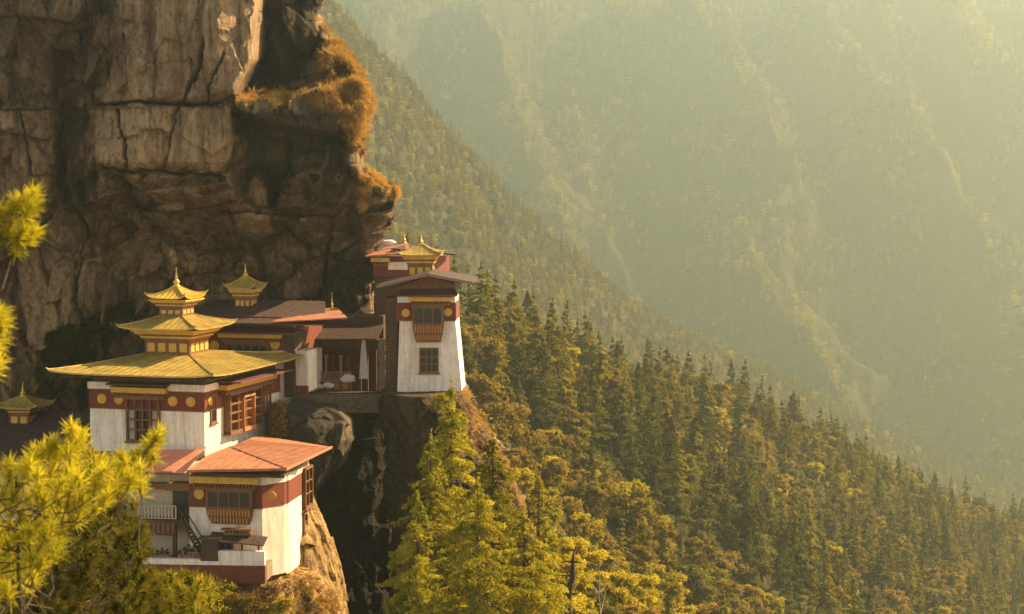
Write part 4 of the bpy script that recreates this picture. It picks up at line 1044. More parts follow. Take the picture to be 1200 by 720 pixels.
z3w = T.zat(t3[1], t3[2], 361); z3c = T.zat(t3[1] + .75, t3[2] - .75, 352)
pagoda_tier(tp, *t3, zt3, z3w, z3c, .75, 4)
zE3 = T.zat(tm + 1.95, ty - 2.3, 350); zt4 = T.zat(tm, ty, 335)
hip_roof('top_roof', M['gold'], tp, (tm - 1.95, tm + 1.95, ty - 2.3, ty + 2.3), (tm - .12, tm + .12, ty - .12, ty + .12), zE3, zt4, up=.32, conc=1.6, seam=.45, th=.1)
finial('finial', tp, tm, ty, zt4 - .1, T.zat(tm, ty, 311) - zt4)

# ------------------------------------------------------------------ lower house with the orange roof
Bf = Frame(308, 655, 160, 10)
lh = roots(Bf, 'lower_house', 'white house with a rusty orange hipped roof and maroon band on the sunlit buttress', 'house')
fr = Fac('front', 0.0)
def bz(py): return Bf.zat(0, 0, py)
xl, _ = Bf.onY(222, 600); zb0, zb1 = bz(596), bz(569)
D_ = 11.0
MB().box(xl, 0, 0, D_, -1.2, zb0, .0, .0).build('wall', M['white'], lh)
MB().box(xl - .05, .05, -.05, D_, zb0, zb1).build('frieze', M['red'], lh)
MB().box(xl, .0, .0, D_, zb1, bz(556)).build('upper_wall', M['white'], lh)
mw = MB(); mw.box(-2.0, -.05, -.06, .3, zb1 + .003, bz(558)); mw.build('white_band', M['white'], lh)
sc_ = MB(); sc_.X = Fac('front', -.05).X(); dentils(sc_, xl, 0, -.04, .08, zb1 - .14, zb1 - .02, .3, .5); sc_.box(xl - .02, .05, -.03, .06, zb0 - .05, zb0 + .05); fixn(sc_.build('string_course', M['carved'], lh))
# canted corner block and side wing, turning with the cliff
R1 = 2.05
def wing(name, pts, z0, z1, mat, mb=None):
    m_ = mb or MB(); n = len(pts); m_.add([(x, y, z0) for x, y in pts] + [(x, y, z1) for x, y in pts], [tuple(range(n))[::-1], tuple(range(n, 2 * n))] + [(i, (i + 1) % n, n + (i + 1) % n, n + i) for i in range(n)])
    return m_.build(name, mat, lh) if not mb else None
c1 = Bf.xy(331, 160.4); c2 = Bf.xy(336, 161.2); c3 = Bf.xy(352, 165.6)
C1 = [(0.0, .02), c1, (c1[0], 9.5), (0.0, 9.5)]
C2 = [(c1[0] + .001, c2[1] - .3), c2, c3, (c1[0] + .001, c3[1] + 1)]
wing('canted_wall', C1, -1.6, zb0, M['white']); wing('side_wall', C2, -1.8, zb0, M['white'])
def grow(c, e): 
    cx = sum(p[0] for p in c) / 4; cyy = sum(p[1] for p in c) / 4
    return [(x + (e if x > cx else 0), y + (-e if y < cyy else 0)) for x, y in c]
wing('frieze', grow(C1, .05), zb0, zb1, M['red']); wing('frieze', grow(C2, .06), zb0 + .004, zb1 + .004, M['red'])
wing('white_band', grow(C1, .08), zb1 + .002, bz(556) - .25, M['white']); wing('white_band', grow(C2, .1), zb1 + .006, bz(556) - .255, M['white'])
wing('attic', [(-.5, .6), (1.6, 1.4), (2.2, 6), (-.5, 8)], bz(558), bz(549), M['wood'])
# windows in profile on the far side face
sx = Fac('right', c3[0])
window(lh, sx, c3[1] + .1, c3[1] + 2.4, zb0 - 1.3, zb1 + .3, 2, 3, v=.35, fmat='carved', panemat='lattice')
window(lh, sx, c3[1] + .1, c3[1] + 1.2, .9, zb0 - 1.7, 1, 2, v=.2, panemat='darkpane')
medallion(lh, fr, Bf.onY(234, 580)[0], bz(581), .46)
mdx = MB(); 
u0, _ = Bf.onY(244, 590); u1, _ = Bf.onY(297, 590)
bay(lh, fr, u0, u1, bz(615), bz(573), 4, v=.6, apron=.44)
cornice(lh, fr, Bf.onY(229, 565)[0], Bf.onY(300, 565)[0], bz(575), bz(559), v=.35)
medallion(lh, Fac('front', .25), .80, bz(581), .36, .16)
# roofs
ez = Bf.zat(2.4, -2.0, 551); apx = Bf.zat(-4.6, 4.6, 515)
rm = MB()
A0 = (Bf.onY(219, 551, -2.0)[0], -2.0); A1 = (Bf.onY(336, 549, -2.0)[0], -2.0)
xr, yr = Bf.xy(389, 178); A2 = Bf.xy(388, 172)
zA = Bf.zat(A0[0], A0[1], 552); zA1 = Bf.zat(A1[0], A1[1], 550); zA2 = Bf.zat(*A2, 524)
h1x, h1y = Bf.xy(268, 167); z_h1 = Bf.zat(h1x, h1y, 524)
h2x, h2y = Bf.xy(300, 178); z_h2 = Bf.zat(h2x, h2y, 510)
h0x, h0y = Bf.xy(243, 163.5); z_h0 = Bf.zat(h0x, h0y, 534)
q = [(A0[0], A0[1], zA), (A1[0], A1[1], zA1), (A2[0], A2[1], zA2), (h2x, h2y, z_h2), (h1x, h1y, z_h1), (h0x, h0y, z_h0)]
ex_, ey_ = Bf.xy(362, 183); q.append((ex_, ey_, Bf.zat(ex_, ey_, 520)))
def slab(mb, poly, th=.14):
    n = len(poly); lo = [(x, y, z - th) for x, y, z in poly]
    mb.add(list(poly) + lo, [tuple(range(n)), tuple(range(2 * n - 1, n - 1, -1))] + [(i, i + n, (i + 1) % n + n, (i + 1) % n) for i in range(n)])
    e0, e1 = Vector(poly[0]), Vector(poly[1]); L = (e1 - e0).length; nrm = (Vector(poly[1]) - Vector(poly[0])).cross(Vector(poly[-1]) - Vector(poly[0])).normalized()
    up = nrm.cross((e1 - e0).normalized())
    m_ = int(L / .8)
    loc = [((Vector(p) - e0).dot((e1 - e0) / L), (Vector(p) - e0).dot(up)) for p in poly]
    for i in range(1, m_):
        a = L * i / m_; hits = []
        for k in range(n):
            (xa, ya), (xb, yb_) = loc[k], loc[(k + 1) % n]
            if (xa - a) * (xb - a) < 0: hits.append(ya + (yb_ - ya) * (a - xa) / (xb - xa))
        if len(hits) >= 2:
            lo_, hi_ = min(hits), max(hits); d = (e1 - e0) / L
            mb.tube([e0 + d * a + up * (lo_ + .02) + nrm * .015, e0 + d * a + up * (hi_ - .05) + nrm * .015], .03, 4)
slab(rm, [q[0], q[1], q[4], q[5]]); slab(rm, [q[1], q[2], q[6], q[3], q[4]])
for a, b_ in ((0, 1), (1, 2), (1, 4), (4, 5), (0, 5)):
    rm.tube([Vector(q[a]) + Vector((0, 0, .02)), Vector(q[b_]) + Vector((0, 0, .02))], .07, 6)
rm.build('roof', M['orange'], lh)
ef = MB(); ef.box(A0[0] + .3, A1[0] - .3, -1.75, -1.6, zA - .42, zA - .17); 
for i in range(24): x = A0[0] + .5 + (A1[0] - A0[0] - 1) * i / 23; ef.box(x - .05, x + .05, -1.9, .2, zA - .3, zA - .16)
ef.build('rafters', M['wood'], lh)
fl_ = MB(); m2 = Vector((A0[0], A0[1], zA)); m1 = Vector(q[5])
# lower-left wing: dull red roof and the sunlit verge strip
x2, _ = Bf.onY(150, 552, -1.2); z2 = Bf.zat(x2, -1.2, 552)
x3, _ = Bf.onY(214, 552, -1.2)
w1x, w1y = Bf.xy(236, 164); w2x, w2y = Bf.xy(150, 169)
lw = MB(); slab(lw, [(x2, -1.2, zA - .35), (x3, -1.2, zA - .35), (w1x, w1y, Bf.zat(w1x, w1y, 527)), (w2x, w2y, Bf.zat(w2x, w2y, 527))])
lw.build('wing_roof', M['purpleroof'], lh)
vs_ = MB(); a_ = Vector((Bf.onY(189, 552, -1.25)[0], -1.25, zA - .2)); bb = Vector((Bf.onY(203, 552, -1.25)[0], -1.25, zA - .2))
c_ = Vector((w1x + .3, w1y, Bf.zat(w1x, w1y, 525) + .1)); d_ = Vector((w1x - .3, w1y, Bf.zat(w1x, w1y, 526) + .1))
slab(vs_, [tuple(a_), tuple(bb), tuple(c_), tuple(d_)]); vs_.build('roof_verge', M['orange'], lh)
# wing: upper room, veranda, posts
wl, _ = Bf.onY(150, 600, 1.2); wr = xl
def wz(py): return Bf.zat(-7, 1.2, py)
MB().box(wl, wr + .1, 1.2, 9, wz(652), wz(556)).build('wing_wall', M['beige'], lh)
cx0, _ = Bf.onY(204, 590, 1.2); dw = MB(); dw.box(cx0, wr + .05, .9, 1.25, wz(607), wz(571)); dw.build('dark_doorway', M['darkpane'], lh)
cc = MB(); cc.box(wl, cx0 + .2, .55, 1.3, wz(573), wz(566)); cc.box(cx0 - .3, wr + .02, -.1, 1.3, wz(574) + .1, wz(564)); cc.build('wing_cornice', M['carved'], lh)
gx0, _ = Bf.onY(150, 600, -.5); gx1, _ = Bf.onY(206, 600, -.5); zf = wz(606)
MB().box(gx0, gx1 + .9, -.6, 1.2, zf - .3, zf).build('veranda_floor', M['wood'], lh)
vr_ = MB(); vr_.box(gx0, gx1, -.55, -.45, zf + 1.15, zf + 1.25); vr_.box(gx0, gx1, -.55, -.45, zf + .1, zf + .18)
n_ = int((gx1 - gx0) / .3)
for i in range(n_ + 1): x = gx0 + (gx1 - gx0) * i / n_; vr_.box(x - .06, x + .06, -.54, -.46, zf + .1, zf + 1.2)
vr_.build('railing', M['beige'], lh)
va = MB(); va.box(gx0, gx1, -.62, -.5, zf - 1.3, zf - .05); va.cur = 1; dentils_ = None
for i in range(int((gx1 - gx0) / .42)): x = gx0 + .1 + i * .42; va.box(x, x + .24, -.68, -.6, zf - 1.1, zf - .25)
va.build('veranda_apron', [M['wood'], M['carved']], lh)
for px in (172, 205):
    x, _ = Bf.onY(px, 630, -.4); MB().box(x - .16, x + .16, -.55, -.25, wz(656), zf - .3).build('post', M['wood'], lh)
# staircase
sx0, _ = Bf.onY(215, 606, -1.0); sx1, _ = Bf.onY(245, 651, -1.0); sz0, sz1 = zf, wz(654)
stt = MB()
for yy in (-1.5, -.5): stt.tube([(sx0, yy, sz0), (sx1, yy, sz1)], .11, 4); stt.tube([(sx0, yy, sz0 + .9), (sx1, yy, sz1 + .9)], .05, 5)
for i in range(13): f = (i + .5) / 13; stt.box(sx0 + (sx1 - sx0) * f - .16, sx0 + (sx1 - sx0) * f + .16, -1.45, -.55, sz0 + (sz1 - sz0) * f - .03, sz0 + (sz1 - sz0) * f + .03)
for i in range(0, 14, 3): f = i / 13; stt.box(sx0 + (sx1 - sx0) * f - .04, sx0 + (sx1 - sx0) * f + .04, -1.54, -1.46, sz0 + (sz1 - sz0) * f, sz0 + (sz1 - sz0) * f + .9)
stt.build('staircase', M['wood'], lh)
# terrace and porch in front
TF = Frame(310, 657, 157.5, 4)
tw = roots(TF, 'terrace_wall', 'low whitewashed terrace wall with a rusty red foot under the lower house', 'terrace wall')
tl, _ = TF.onY(150, 665); 
MB().box(tl, 0, 0, .6, -1.0, .0).build('parapet', M['white'], tw)
MB().box(tl - .1, .05, -.12, .6, -1.9, -.45).build('red_foot', M['red'], tw)
MB().box(tl, 0, .6, 4.5, -1.9, -.55).build('floor', M['stone'], tw)
MB().box(-4.2, 0, -.04, .6, -.05, .75, .0, .0).build('raised_parapet', M['white'], tw)
PF = Frame(270, 645, 159, 6)
pc_ = roots(PF, 'porch_shelter', 'small dark wooden shelter with a sloping tiled canopy beside the staircase', 'shelter')
c = MB(); slab(c, [(-1.6, -1.2, 1.05), (3.1, -1.2, .72), (3.1, .3, 1.15), (-1.6, .3, 1.5)], .1); c.build('canopy', M['brownroof'], pc_)
c = MB()
for x in (-1.5, -.2, 1.2, 2.6): c.box(x - .07, x + .07, -.9, -.76, -1.0, .9)
c.build('post', M['wood'], pc_)
c = MB(); c.box(-.6, 1.8, -.2, .3, 1.3, 1.5); dentils(c, -.5, 1.7, -.28, .25, 1.5, 1.72, .3, .6); c.box(-.7, 1.9, -.4, .3, 1.72, 1.85); c.build('beam', M['carved'], pc_)
c = MB(); c.box(-1.4, .2, -.3, .3, -1.0, .9); c.build('back_panel', M['darkpane'], pc_)
BX = Frame(247, 648, 158.2, 6); bo = roots(BX, 'stone_stove', 'squat dark brown stove with a flat cap at the foot of the staircase', 'stove')
c = MB(); c.box(-.75, .75, -.5, .5, -.6, 1.15, .08, .08); c.build('body', M['wood'], bo); c = MB(); c.box(-.95, .95, -.65, .65, 1.15, 1.32); c.build('cap', M['brownroof'], bo)
# potted plants along the terrace
g_ = random.Random(4); pots = []
for k, px in enumerate([178, 184, 190, 196, 211, 217, 222, 228, 233]):
    p0 = P(px, 655.5 - k * .12, 158.8); o = empty('potted_plant', p0, 0, None, 'potted plant', 'potted plants along the terrace')
    o['label'] = ['tall dark potted plant at the outer end of the terrace row', 'small potted plant second in the terrace row', 'bushy potted plant third in the terrace row', 'low potted plant beside the veranda post', 'dark potted plant just past the veranda post', 'upright potted plant in the middle under the stairs', 'leafy potted plant under the staircase', 'small potted plant near the stair foot', 'last potted plant touching the stair foot'][k]
    c = MB(); c.lathe(0, 0, [(.16, 0), (.22, .32), (.25, .34), (.25, .38)], 10); c.build('pot', M['tile'], o)
    s = g_.uniform(.7, 1.5); Vq, Fq = broad_crown(800 + k, .8 * s, .26 * s, 260, .055); link('leaves', np_mesh('leaves', Vq + [0, 0, .2], Fq, M['leafdark']), o)

# ------------------------------------------------------------------ hall behind, with its small lantern
H = Frame(333, 455, 186, 14)
hl = roots(H, 'assembly_hall', 'dark red roofed hall with an ochre cornice behind the main temple', 'hall')
fr, rt = Fac('front', 0.0), Fac('right', 0.0)
def hz_(py): return H.zat(0, 0, py)
xl_, _ = H.onY(238, 410)
MB().box(xl_, 0, 0, 11, -1.2, hz_(417)).build('wall', M['white'], hl)
MB().box(xl_ - .04, .04, -.04, 11, hz_(417), hz_(389)).build('frieze', M['red'], hl)
c = MB(); c.box(H.onY(318, 412)[0], .02, -.08, .3, hz_(419), hz_(411)); c.build('white_band', M['white'], hl)
u0, _ = H.onY(262, 400); u1, _ = H.onY(328, 400)
cornice(hl, fr, u0, u1, hz_(401), hz_(392), v=.4)
bay(hl, fr, u0 + .3, u1 - 1.0, hz_(424), hz_(402), 5, v=.4, apron=.25)
medallion(hl, fr, H.onY(323, 403)[0], hz_(404), .5, .2); medallion(hl, fr, H.onY(252, 406)[0], hz_(407), .5, .2)
MB().box(xl_ + .3, -.3, .3, 10.6, hz_(389), hz_(372)).build('attic', M['wood'], hl)
c = MB(); slab(c, [(xl_ - .6, -1.5, hz_(389) - .05), (1.6, -1.5, hz_(389) - .05), (1.6, 0.3, hz_(388) + .3), (xl_ - .6, .3, hz_(388) + .3)], .1); c.build('awning', M['purpleroof'], hl)
# timber corner pier & white side wall beyond
c = MB(); c.box(.06, 1.1, -.1, 3, -.9, hz_(389)); c.build('corner_pier', M['wood'], hl)
c = MB(); c.box(1.1, 2.3, .3, 3, -.3, hz_(411)); c.build('side_wall', M['white'], hl)
c = MB(); c.box(.9, 2.4, .1, .35, -.55, .25); c.build('red_plinth', M['red'], hl)
e0x, _ = H.onY(200, 375, -2.0); e1x, _ = H.onY(404, 373, -2.0)
zH = H.zat(-5, -2.0, 379); zR = H.zat(-5, 8, 352)
c = MB(); slab(c, [(e0x, -2.0, zH), (e1x - 2.0, -2.0, zH + .1), (e1x - 5.5, 8, zR), (e0x, 8, zR)]); c.build('roof', M['brownroof'], hl)
rx, ry = H.xy(408, 190); 
c = MB(); p_a = (H.onY(318, 375, -2.6)[0], -2.6, H.zat(-1, -2.6, 377)); p_b = (H.onY(407, 373, -2.6)[0], -2.6, H.zat(4.5, -2.6, 371.5)); bx, by = H.xy(395, 192); cx2, cy2 = H.xy(352, 195)
slab(c, [p_a, p_b, (bx, by, H.zat(bx, by, 360.5)), (cx2, cy2, H.zat(cx2, cy2, 363))], .12); c.build('lit_roof', M['orange'], hl)  # sunlit part of the hall roof, its light put into the orange colour
finial('finial', hl, *H.xy(389, 192), H.zat(*H.xy(389, 192), 362), 1.7, r=.14)
c = MB(); x_, y_ = H.xy(303, 187); c.box(x_ - .06, x_ + .06, y_, y_ + .1, hz_(389), zH - .1); x_, y_ = H.xy(345, 187); c.box(x_ - .06, x_ + .06, y_, y_ + .1, hz_(389), zH); c.build('roof_strut', M['beige'], hl)
lx, ly = H.xy(288, 193)
zl0, zl1, zl2 = H.zat(lx, ly, 364), H.zat(lx, ly, 349), H.zat(lx, ly, 338)
LT = empty('roof_lantern', H.M @ Vector((lx, ly, zl0)), H.a, 'small gilded lantern turret standing on the dark hall roof', 'turret')
pagoda_tier(LT, -.85, .85, -.85, .85, 0, zl1 - zl0, zl2 - zl0, .5, 4)
MB().box(-1.0, 1.0, -1.0, 1.0, -.3, .35).build('base', M['beige'], LT)
hip_roof('roof', M['goldroof'], LT, (-1.6, 1.6, -1.7, 1.7), (-.25, .25, -.25, .25), zl2 - zl0 + .1, zl2 - zl0 + 1.15, up=.3, conc=1.2, seam=.5, th=.1)
finial('finial', LT, 0, 0, zl2 - zl0 + 1.1, 1.35, r=.3)

# ------------------------------------------------------------------ shrine porch in the cave mouth
SF = Frame(362, 456, 196, 6)
sh = roots(SF, 'shrine_porch', 'shadowy open shrine porch with a balustrade in the cave mouth', 'shrine')
def sz(py): return SF.zat(0, 0, py)
sx1, _ = SF.onY(434, 440)
MB().box(-1.0, sx1 + 1, 2.2, 6, -.8, sz(372)).build('back_wall', M['wood'], sh)
MB().box(-1.0, sx1 + 1, -.3, 2.2, sz(407), sz(398)).build('beam', M['wood'], sh)
c = MB(); slab(c, [(-1.2, -1.4, sz(396)), (sx1 + 1.0, -1.4, sz(395)), (sx1 + 1.0, 4.5, sz(372)), (-1.2, 4.5, sz(374))]); c.build('roof', M['brownroof'], sh)
for px in (365, 422, 430, 440):
    x, _ = SF.onY(px, 430); c = MB(); c.box(x - .14, x + .14, -.14, .14, -.5, sz(407)); c.build('column', M['wood'], sh)
x0, _ = SF.onY(366, 440, .4); x1, _ = SF.onY(412, 440, .4)
for i in range(5):
    x = x0 + .5 + (x1 - x0 - 1.0) * i / 4; c = MB(); c.lathe(x, 1.2, [(.2, 1.0), (.2, 1.4), (.14, 1.6), (.13, 3.0), (.24, 3.3), (.3, 3.4)], 10); c.build('red_pillar', M['pink'] if i % 2 else M['red'], sh)
c = MB(); c.box(x0, x1, .35, .45, sz(437) , sz(436)); c.box(x0, x1, .35, .45, .75, .85)
for i in range(15): x = x0 + (x1 - x0) * (i + .5) / 15; c.lathe(x, .4, [(.05, .8), (.10, 1.0), (.05, 1.2), (.08, sz(437))], 8)
c.build('balustrade', M['pink'], sh)
c = MB(); c.box(x0, x1, .2, .5, -.5, .75); c.build('balcony_front', M['carved'], sh)
c = MB(); dentils(c, x0 + .1, x1 - .1, .08, .2, .0, .6, .9, .5); c.build('painted_panel', M['lattice'], sh)
x, _ = SF.onY(426.5, 430, -.3); c = MB(); 
V_ = []
for j in range(13):
    f = j / 12; z = sz(396) + (sz(443) - sz(396)) * f; hw = .12 + .36 * f ** .7
    for i in range(5): V_.append((x + (i / 4 - .5) * 2 * hw, -.35 + .07 * math.sin(i * 2.1 + f * 5), z))
c.add(V_, [(j * 5 + i, j * 5 + i + 1, (j + 1) * 5 + i + 1, (j + 1) * 5 + i) for j in range(12) for i in range(4)])
o = c.build('hanging_banner', M['cloth']); o.matrix_world = SF.M; tag(o, 'long pale cloth banner hanging beside the shrine porch', 'banner')
md = o.modifiers.new('thick', 'SOLIDIFY'); md.thickness = .03
def bundle(px, py, D, sx_, sz_, name, label, cat, mat, seed):
    g2 = np.random.default_rng(seed); n = 30; m_ = 18; a = np.linspace(0, 2 * np.pi, n, endpoint=False)[None, :]; b2 = np.linspace(.02, np.pi - .02, m_)[:, None]
    r = 1 + .35 * fbm(np.cos(a) * np.sin(b2) * 2 + seed, np.sin(a) * np.sin(b2) * 2, np.cos(b2) * 2 + 0 * a, 4, seed)
    V = np.stack([np.cos(a) * np.sin(b2) * r * sx_, np.sin(a) * np.sin(b2) * r * .4, np.cos(b2) * r * sz_ + 0 * a], -1).reshape(-1, 3)
    i = np.arange(m_ - 1)[:, None] * n; j = np.arange(n)[None, :]; f = np.stack([i + j, i + n + j, i + n + (j + 1) % n, i + (j + 1) % n], -1).reshape(-1, 4)
    o = link(name, np_mesh(name, V, f, M[mat], True)); o.location = P(px, py, D); return tag(o, label, cat)
bundle(408, 444, 194.6, .75, .42, 'cloth_bundle', 'crumpled pale pink cloth draped on the shrine ledge', 'cloth', 'cloth', 3)
bundle(385, 452, 194.6, .55, .3, 'white_sack', 'dirty white sack on the courtyard wall below the balustrade', 'sack', 'cloth', 5)
bundle(371, 453, 194.6, .7, .3, 'low_sack', 'cream sack at the hall end of the courtyard wall', 'sack', 'white', 8)

# courtyard wall of dry stone
CW = Frame(322, 475, 192.5, -1.5)
cw = roots(CW, 'courtyard_wall', 'rough dry stone wall edging the courtyard left of the tower', 'stone wall')
cx1, _ = CW.onY(466, 475); c = MB(); g_ = random.Random(12)
c.box(0, cx1, .15, 1.0, -.8, 1.15); z = -.8
while z < 1.1:
    hgt = g_.uniform(.22, .4); x = 0
    while x < cx1:
        w2 = g_.uniform(.3, .95); d2 = g_.uniform(-.08, .1); c.box(x, min(x + w2 - .03, cx1), d2, .3, z, z + hgt - .03, .03, .02); x += w2
    z += hgt
c.build('masonry', M['stone'], cw)
c = MB(); c.box(-.1, cx1 + .1, -.15, 1.05, z, z + .12); c.build('coping', M['brownroof'], cw)
PX0, _ = CW.onY(447.5, 430)
SPL = roots(Frame(447.5, 458, 191.5, 0), 'stone_pier', 'tall pale stone pier between the shrine and the tower', 'pier')
c = MB(); z = 0
while z < 5.1:
    hgt = g_.uniform(.3, .55); e = g_.uniform(-.06, .06); c.box(-.33 + e, .33 + e, -.3, .4, z, z + hgt - .03, .03, .03); z += hgt
c.build('masonry', M['stone'], SPL)

# ------------------------------------------------------------------ watch tower on the rock pillar
W0 = Frame(465, 459, 189, 2)
wt = roots(W0, 'tower', 'white tapering tower with carved balcony window at the cliff edge', 'tower')
def tz(py, y=0.0): return W0.zat(3, y, py)
TWd = 77 / F_PX * 189; DP_ = 6.2
zb, zt = tz(376), tz(355)
lb, rb = W0.onY(468, 376)[0], W0.onY(533.5, 376)[0]
c = MB(); c.add([(0, 0, -1.2), (TWd + .05, 0, -1.2), (TWd + .05, DP_, -1.2), (0, DP_, -1.2), (lb, .2, zb), (rb, .2, zb), (rb, DP_ - .2, zb), (lb, DP_ - .2, zb)], [(0, 3, 2, 1), (4, 5, 6, 7), (0, 1, 5, 4), (1, 2, 6, 5), (2, 3, 7, 6), (3, 0, 4, 7)])
c.build('wall', M['white'], wt)
MB().box(lb - .35, rb + .06, .14, DP_ - .1, zb, zt).build('frieze', M['red'], wt)
MB().box(lb - .2, rb - .02, .2, DP_ - .2, zt, tz(348)).build('white_band', M['white'], wt)
f2_ = Fac('front', .14)
sc_ = MB(); sc_.X = f2_.X(); dentils(sc_, lb - .3, rb, -.03, .08, zt - .14, zt - .02, .3, .5); sc_.box(lb - .35, rb + .03, -.03, .07, zb - .05, zb + .06); fixn(sc_.build('string_course', M['carved'], wt))
u0, u1 = W0.onY(484, 380)[0], W0.onY(520, 380)[0]
bay(wt, f2_, u0, u1, tz(401), tz(358), 3, v=.7, apron=.48)
cornice(wt, f2_, u0 - .1, u1 + .6, tz(358), tz(348), v=.45)
medallion(wt, f2_, W0.onY(475.5, 366)[0], tz(367), .42); medallion(wt, f2_, W0.onY(525, 366)[0], tz(366), .42)
u2, u3 = W0.onY(491.5, 420)[0], W0.onY(514, 420)[0]
window(wt, Fac('front', .08), u2, u3, tz(437), tz(408), 3, 3, v=.2, panemat='darkpane', bar=.14)
# dark slatted flank left of the white wall
c = MB(); c.box(-1.15, .02, .6, 5, -.6, tz(350))
for i in range(26): z = -.4 + i * .33; c.box(-1.18, .0, .5, .62, z, z + .15)
c.build('timber_flank', M['wood'], wt)
MB().box(lb - .1, rb - .1, .4, DP_ - .4, tz(348), tz(330)).build('attic', M['wood'], wt)
c = MB(); a0, a1 = W0.onY(466, 348, -1.3)[0], W0.onY(536, 346, -1.3)[0]
slab(c, [(a0, -1.3, tz(347, -1.3)), (a1, -1.3, tz(346, -1.3)), (a1 - .3, .5, tz(338, .5)), (a0 + .3, .5, tz(339, .5))], .1); c.build('skirt_roof', M['purpleroof'], wt)
def gable(parent, name, l, apex, r, yf, yb, fr_, th, mat, tim):
    """l, apex, r picture points of the front verge at depth yf"""
    pl = [W0.onY(*p, yf) for p in (l, apex, r)]; c = MB()
    for (a, b2) in ((0, 1), (1, 2)):
        (xa, za), (xb, zb2) = pl[a], pl[b2]
        c.cur = 0; c.add([(xa, yf, za), (xb, yf, zb2), (xb, yb, zb2), (xa, yb, za)], [(0, 1, 2, 3)])
        c.cur = 1; c.add([(xa, yf, za - th), (xb, yf, zb2 - th), (xb, yb, zb2 - th), (xa, yb, za - th)], [(3, 2, 1, 0)])
        c.cur = 2; c.add([(xa, yf, za - th), (xb, yf, zb2 - th), (xb, yf, zb2), (xa, yf, za)], [(0, 1, 2, 3)])
        c.add([(xa, yf - .06, za - th * 1.5), (xb, yf - .06, zb2 - th * 1.5), (xb, yf - .06, zb2 + .04), (xa, yf - .06, za + .04), (xa, yf - .001, za - th * 1.5), (xb, yf - .001, zb2 - th * 1.5), (xb, yf - .001, zb2 + .04), (xa, yf - .001, za + .04)], [(0, 1, 2, 3), (4, 7, 6, 5), (0, 4, 5, 1), (3, 2, 6, 7)])
    (xa, za) = pl[0]; c.cur = 0; c.add([(xa, yf, za - th), (xa, yf, za), (xa, yb, za), (xa, yb, za - th)], [(0, 1, 2, 3)]); (xa, za) = pl[2]; c.add([(xa, yf, za - th), (xa, yf, za), (xa, yb, za), (xa, yb, za - th)], [(3, 2, 1, 0)])
    for k in range(7):
        f = (k + .5) / 7; c.cur = 1
        for (a, b2) in ((0, 1), (1, 2)):
            x = pl[a][0] + (pl[b2][0] - pl[a][0]) * f; z = pl[a][1] + (pl[b2][1] - pl[a][1]) * f - th - .12; c.box(x - .07, x + .07, yf + .1, yb - .1, z, z + .1)
    return fixn(c.build(name, [mat, M['wood'], M['verge']], parent)), pl
_, pl = gable(wt, 'roof', (441, 335), (500.5, 321), (554, 331), -2.3, DP_ + 1.6, None, .16, M['brownroof'], None)
c = MB(); c.prism([(pl[0][0] + 1.6, tz(339)), (pl[2][0] - 1.4, tz(337)), (pl[1][0], pl[1][1] - .3)], .3, .5); c.build('gable_board', M['carved'], wt)
# gilded cupola over the tower roof
cxp, cyp = W0.xy(493.5, 195)
CU = empty('tower_cupola', W0.M @ Vector((cxp, cyp, W0.zat(cxp, cyp, 322))), W0.a, 'small golden roofed cupola crowning the white tower', 'cupola')
z0_ = W0.zat(cxp, cyp, 322); q1, q2, q3 = W0.zat(cxp, cyp, 310) - z0_, W0.zat(cxp, cyp, 299) - z0_, W0.zat(cxp, cyp, 287) - z0_
pagoda_tier(CU, -1.25, 1.25, -1.2, 1.2, -.2, q1, q2, .55, 4)
hip_roof('roof', M['goldroof'], CU, (-2.15, 2.15, -2.1, 2.1), (-.2, .2, -.2, .2), q2 + .08, q3 + .05, up=.22, conc=1.35, seam=.5, th=.1)
finial('finial', CU, 0, 0, q3, 1.35, r=.26)
# annex behind the tower with the orange roof
AF = Frame(438, 330, 203, 12)
an = roots(AF, 'tower_annex', 'maroon banded annex with a rusty orange roof tucked behind the tower', 'annex')
def az(py): return AF.zat(0, 0, py)
ax1, _ = AF.onY(510, 320)
MB().box(0, ax1, 0, 6, az(420), az(324)).build('lower_wall', M['wood'], an)
MB().box(-.05, ax1 + .05, -.06, 6, az(324) + .01, az(302)).build('frieze', M['red'], an)
MB().box(1.6, 5.2, -.1, .2, az(316), az(307)).build('white_band', M['white'], an)
cornice(an, Fac('front', 0), .1, 1.6, az(312), az(302), v=.2)
ra = [AF.onY(427.5, 300, -1.4), AF.onY(472, 296.5, -1.4)]
sx_, sy_ = AF.xy(441, 208); c = MB(); ex2, ey2 = AF.xy(478, 208)
slab(c, [(ra[0][0], -1.4, ra[0][1]), (ra[1][0] + .9, -1.4, ra[1][1] + .1), (ex2, ey2, AF.zat(ex2, ey2, 284.5)), (sx_ + 1.2, sy_, AF.zat(sx_, sy_, 289))]); c.build('roof', M['orange'], an)
c = MB(); bx_, by_ = AF.xy(535, 206); slab(c, [(ex2 - .3, -.4, AF.zat(ex2, -.4, 291)), (AF.xy(537, 202)[0], -.4, AF.zat(AF.xy(537, 202)[0], -.4, 298)), (AF.xy(537, 208)[0], 5, AF.zat(AF.xy(537, 208)[0], 5, 296)), (ex2, 5, AF.zat(ex2, 5, 286))], .14); c.build('ridge_roof', M['brownroof'], an)
finial('finial', an, ex2 - .4, ey2, AF.zat(ex2, ey2, 285), 1.45, r=.24)
bundle(455, 285, 205, .8, .35, 'prayer_cloth', 'white prayer cloth heaped at the top of the annex roof', 'cloth', 'cloth', 12)

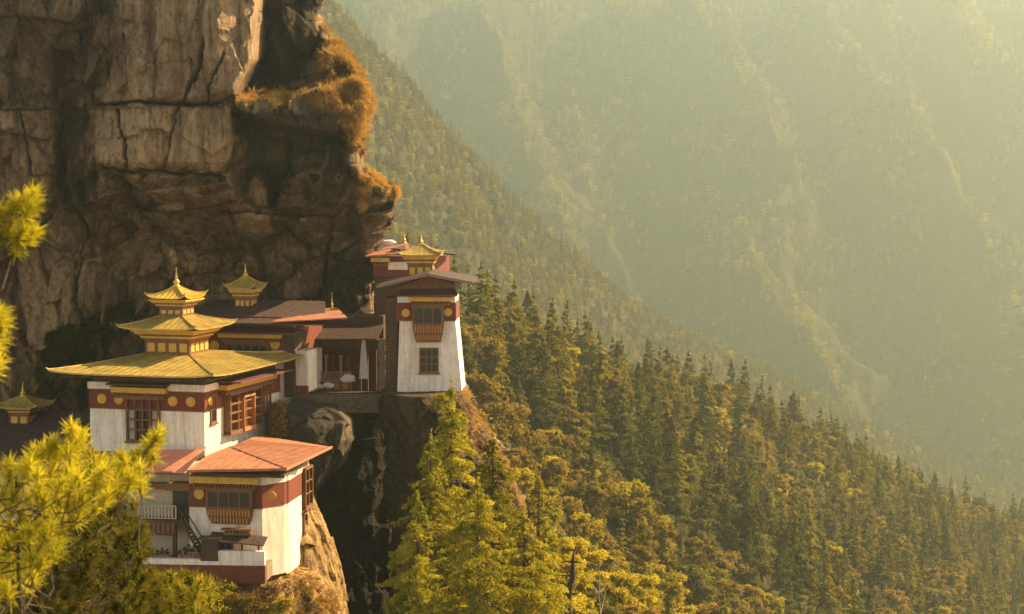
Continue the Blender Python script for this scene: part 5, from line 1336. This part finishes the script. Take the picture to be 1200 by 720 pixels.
# dark roofed building at the left edge with a small cupola
LF = Frame(108, 547, 182, 10)
lf = roots(LF, 'side_building', 'low building with a wide shaded brown roof at the left edge', 'building')
l0, _ = LF.onY(-70, 550); zt_ = LF.zat(-6, 10, 484); 
c = MB(); slab(c, [(l0, -1.0, -.3), (-.4, -1.0, -.3), (-.4, 11, zt_), (l0, 11, zt_)], .14); c.build('roof', M['brownroof'], lf)
MB().box(l0 + 1, -1.6, .3, 10.5, -5.5, -.6).build('wall', M['white'], lf)
MB().box(l0 + .9, -1.5, .2, 10.6, -.599, -.1).build('eave_beam', M['wood'], lf)
kx, ky = LF.xy(25, 192); zk = LF.zat(kx, ky, 494)
KU = empty('side_cupola', LF.M @ Vector((kx, ky, zk)), LF.a, 'shaded gilded cupola on the wide brown roof at the left edge', 'cupola')
k1, k2, k3 = LF.zat(kx, ky, 484) - zk, LF.zat(kx, ky, 475) - zk, LF.zat(kx, ky, 464) - zk
pagoda_tier(KU, -1.05, 1.05, -1.0, 1.0, -.3, k1, k2, .35, 3)
hip_roof('roof', M['goldroof'], KU, (-2.4, 2.4, -2.2, 2.2), (-.2, .2, -.2, .2), k2, k3, up=.25, conc=1.25, seam=.5, th=.1)
finial('finial', KU, 0, 0, k3 - .05, 1.5, r=.28)

# slack cable from the hall roof to the tower
a_, b_ = P(401, 375, 191), P(440, 345, 189); pts = []
for i in range(15): f = i / 14; p = a_.lerp(b_, f); p.z -= .55 * 4 * f * (1 - f) * .8; pts.append(p)
o = MB().tube(pts, .035, 5).build('cable', M['cable']); tag(o, 'slack cable strung from the hall roof to the tower', 'cable')

# ------------------------------------------------------------------ haze
mh = bpy.data.materials.new('valley_haze'); mh.use_nodes = True; t = mh.node_tree; t.nodes.clear()
o_ = N(t, 'ShaderNodeOutputMaterial'); pv = N(t, 'ShaderNodeVolumePrincipled')
pv.inputs['Color'].default_value = (.555, .65, .59, 1); pv.inputs['Density'].default_value = .00023; pv.inputs['Anisotropy'].default_value = .70
t.links.new(pv.outputs[0], o_.inputs['Volume'])
hz = MB().box(-3000, 3000, -150, 5000, -640, 480).build('haze', mh); tag(hz, 'pale golden haze filling the valley', kind='stuff'); hz['category'] = 'haze'
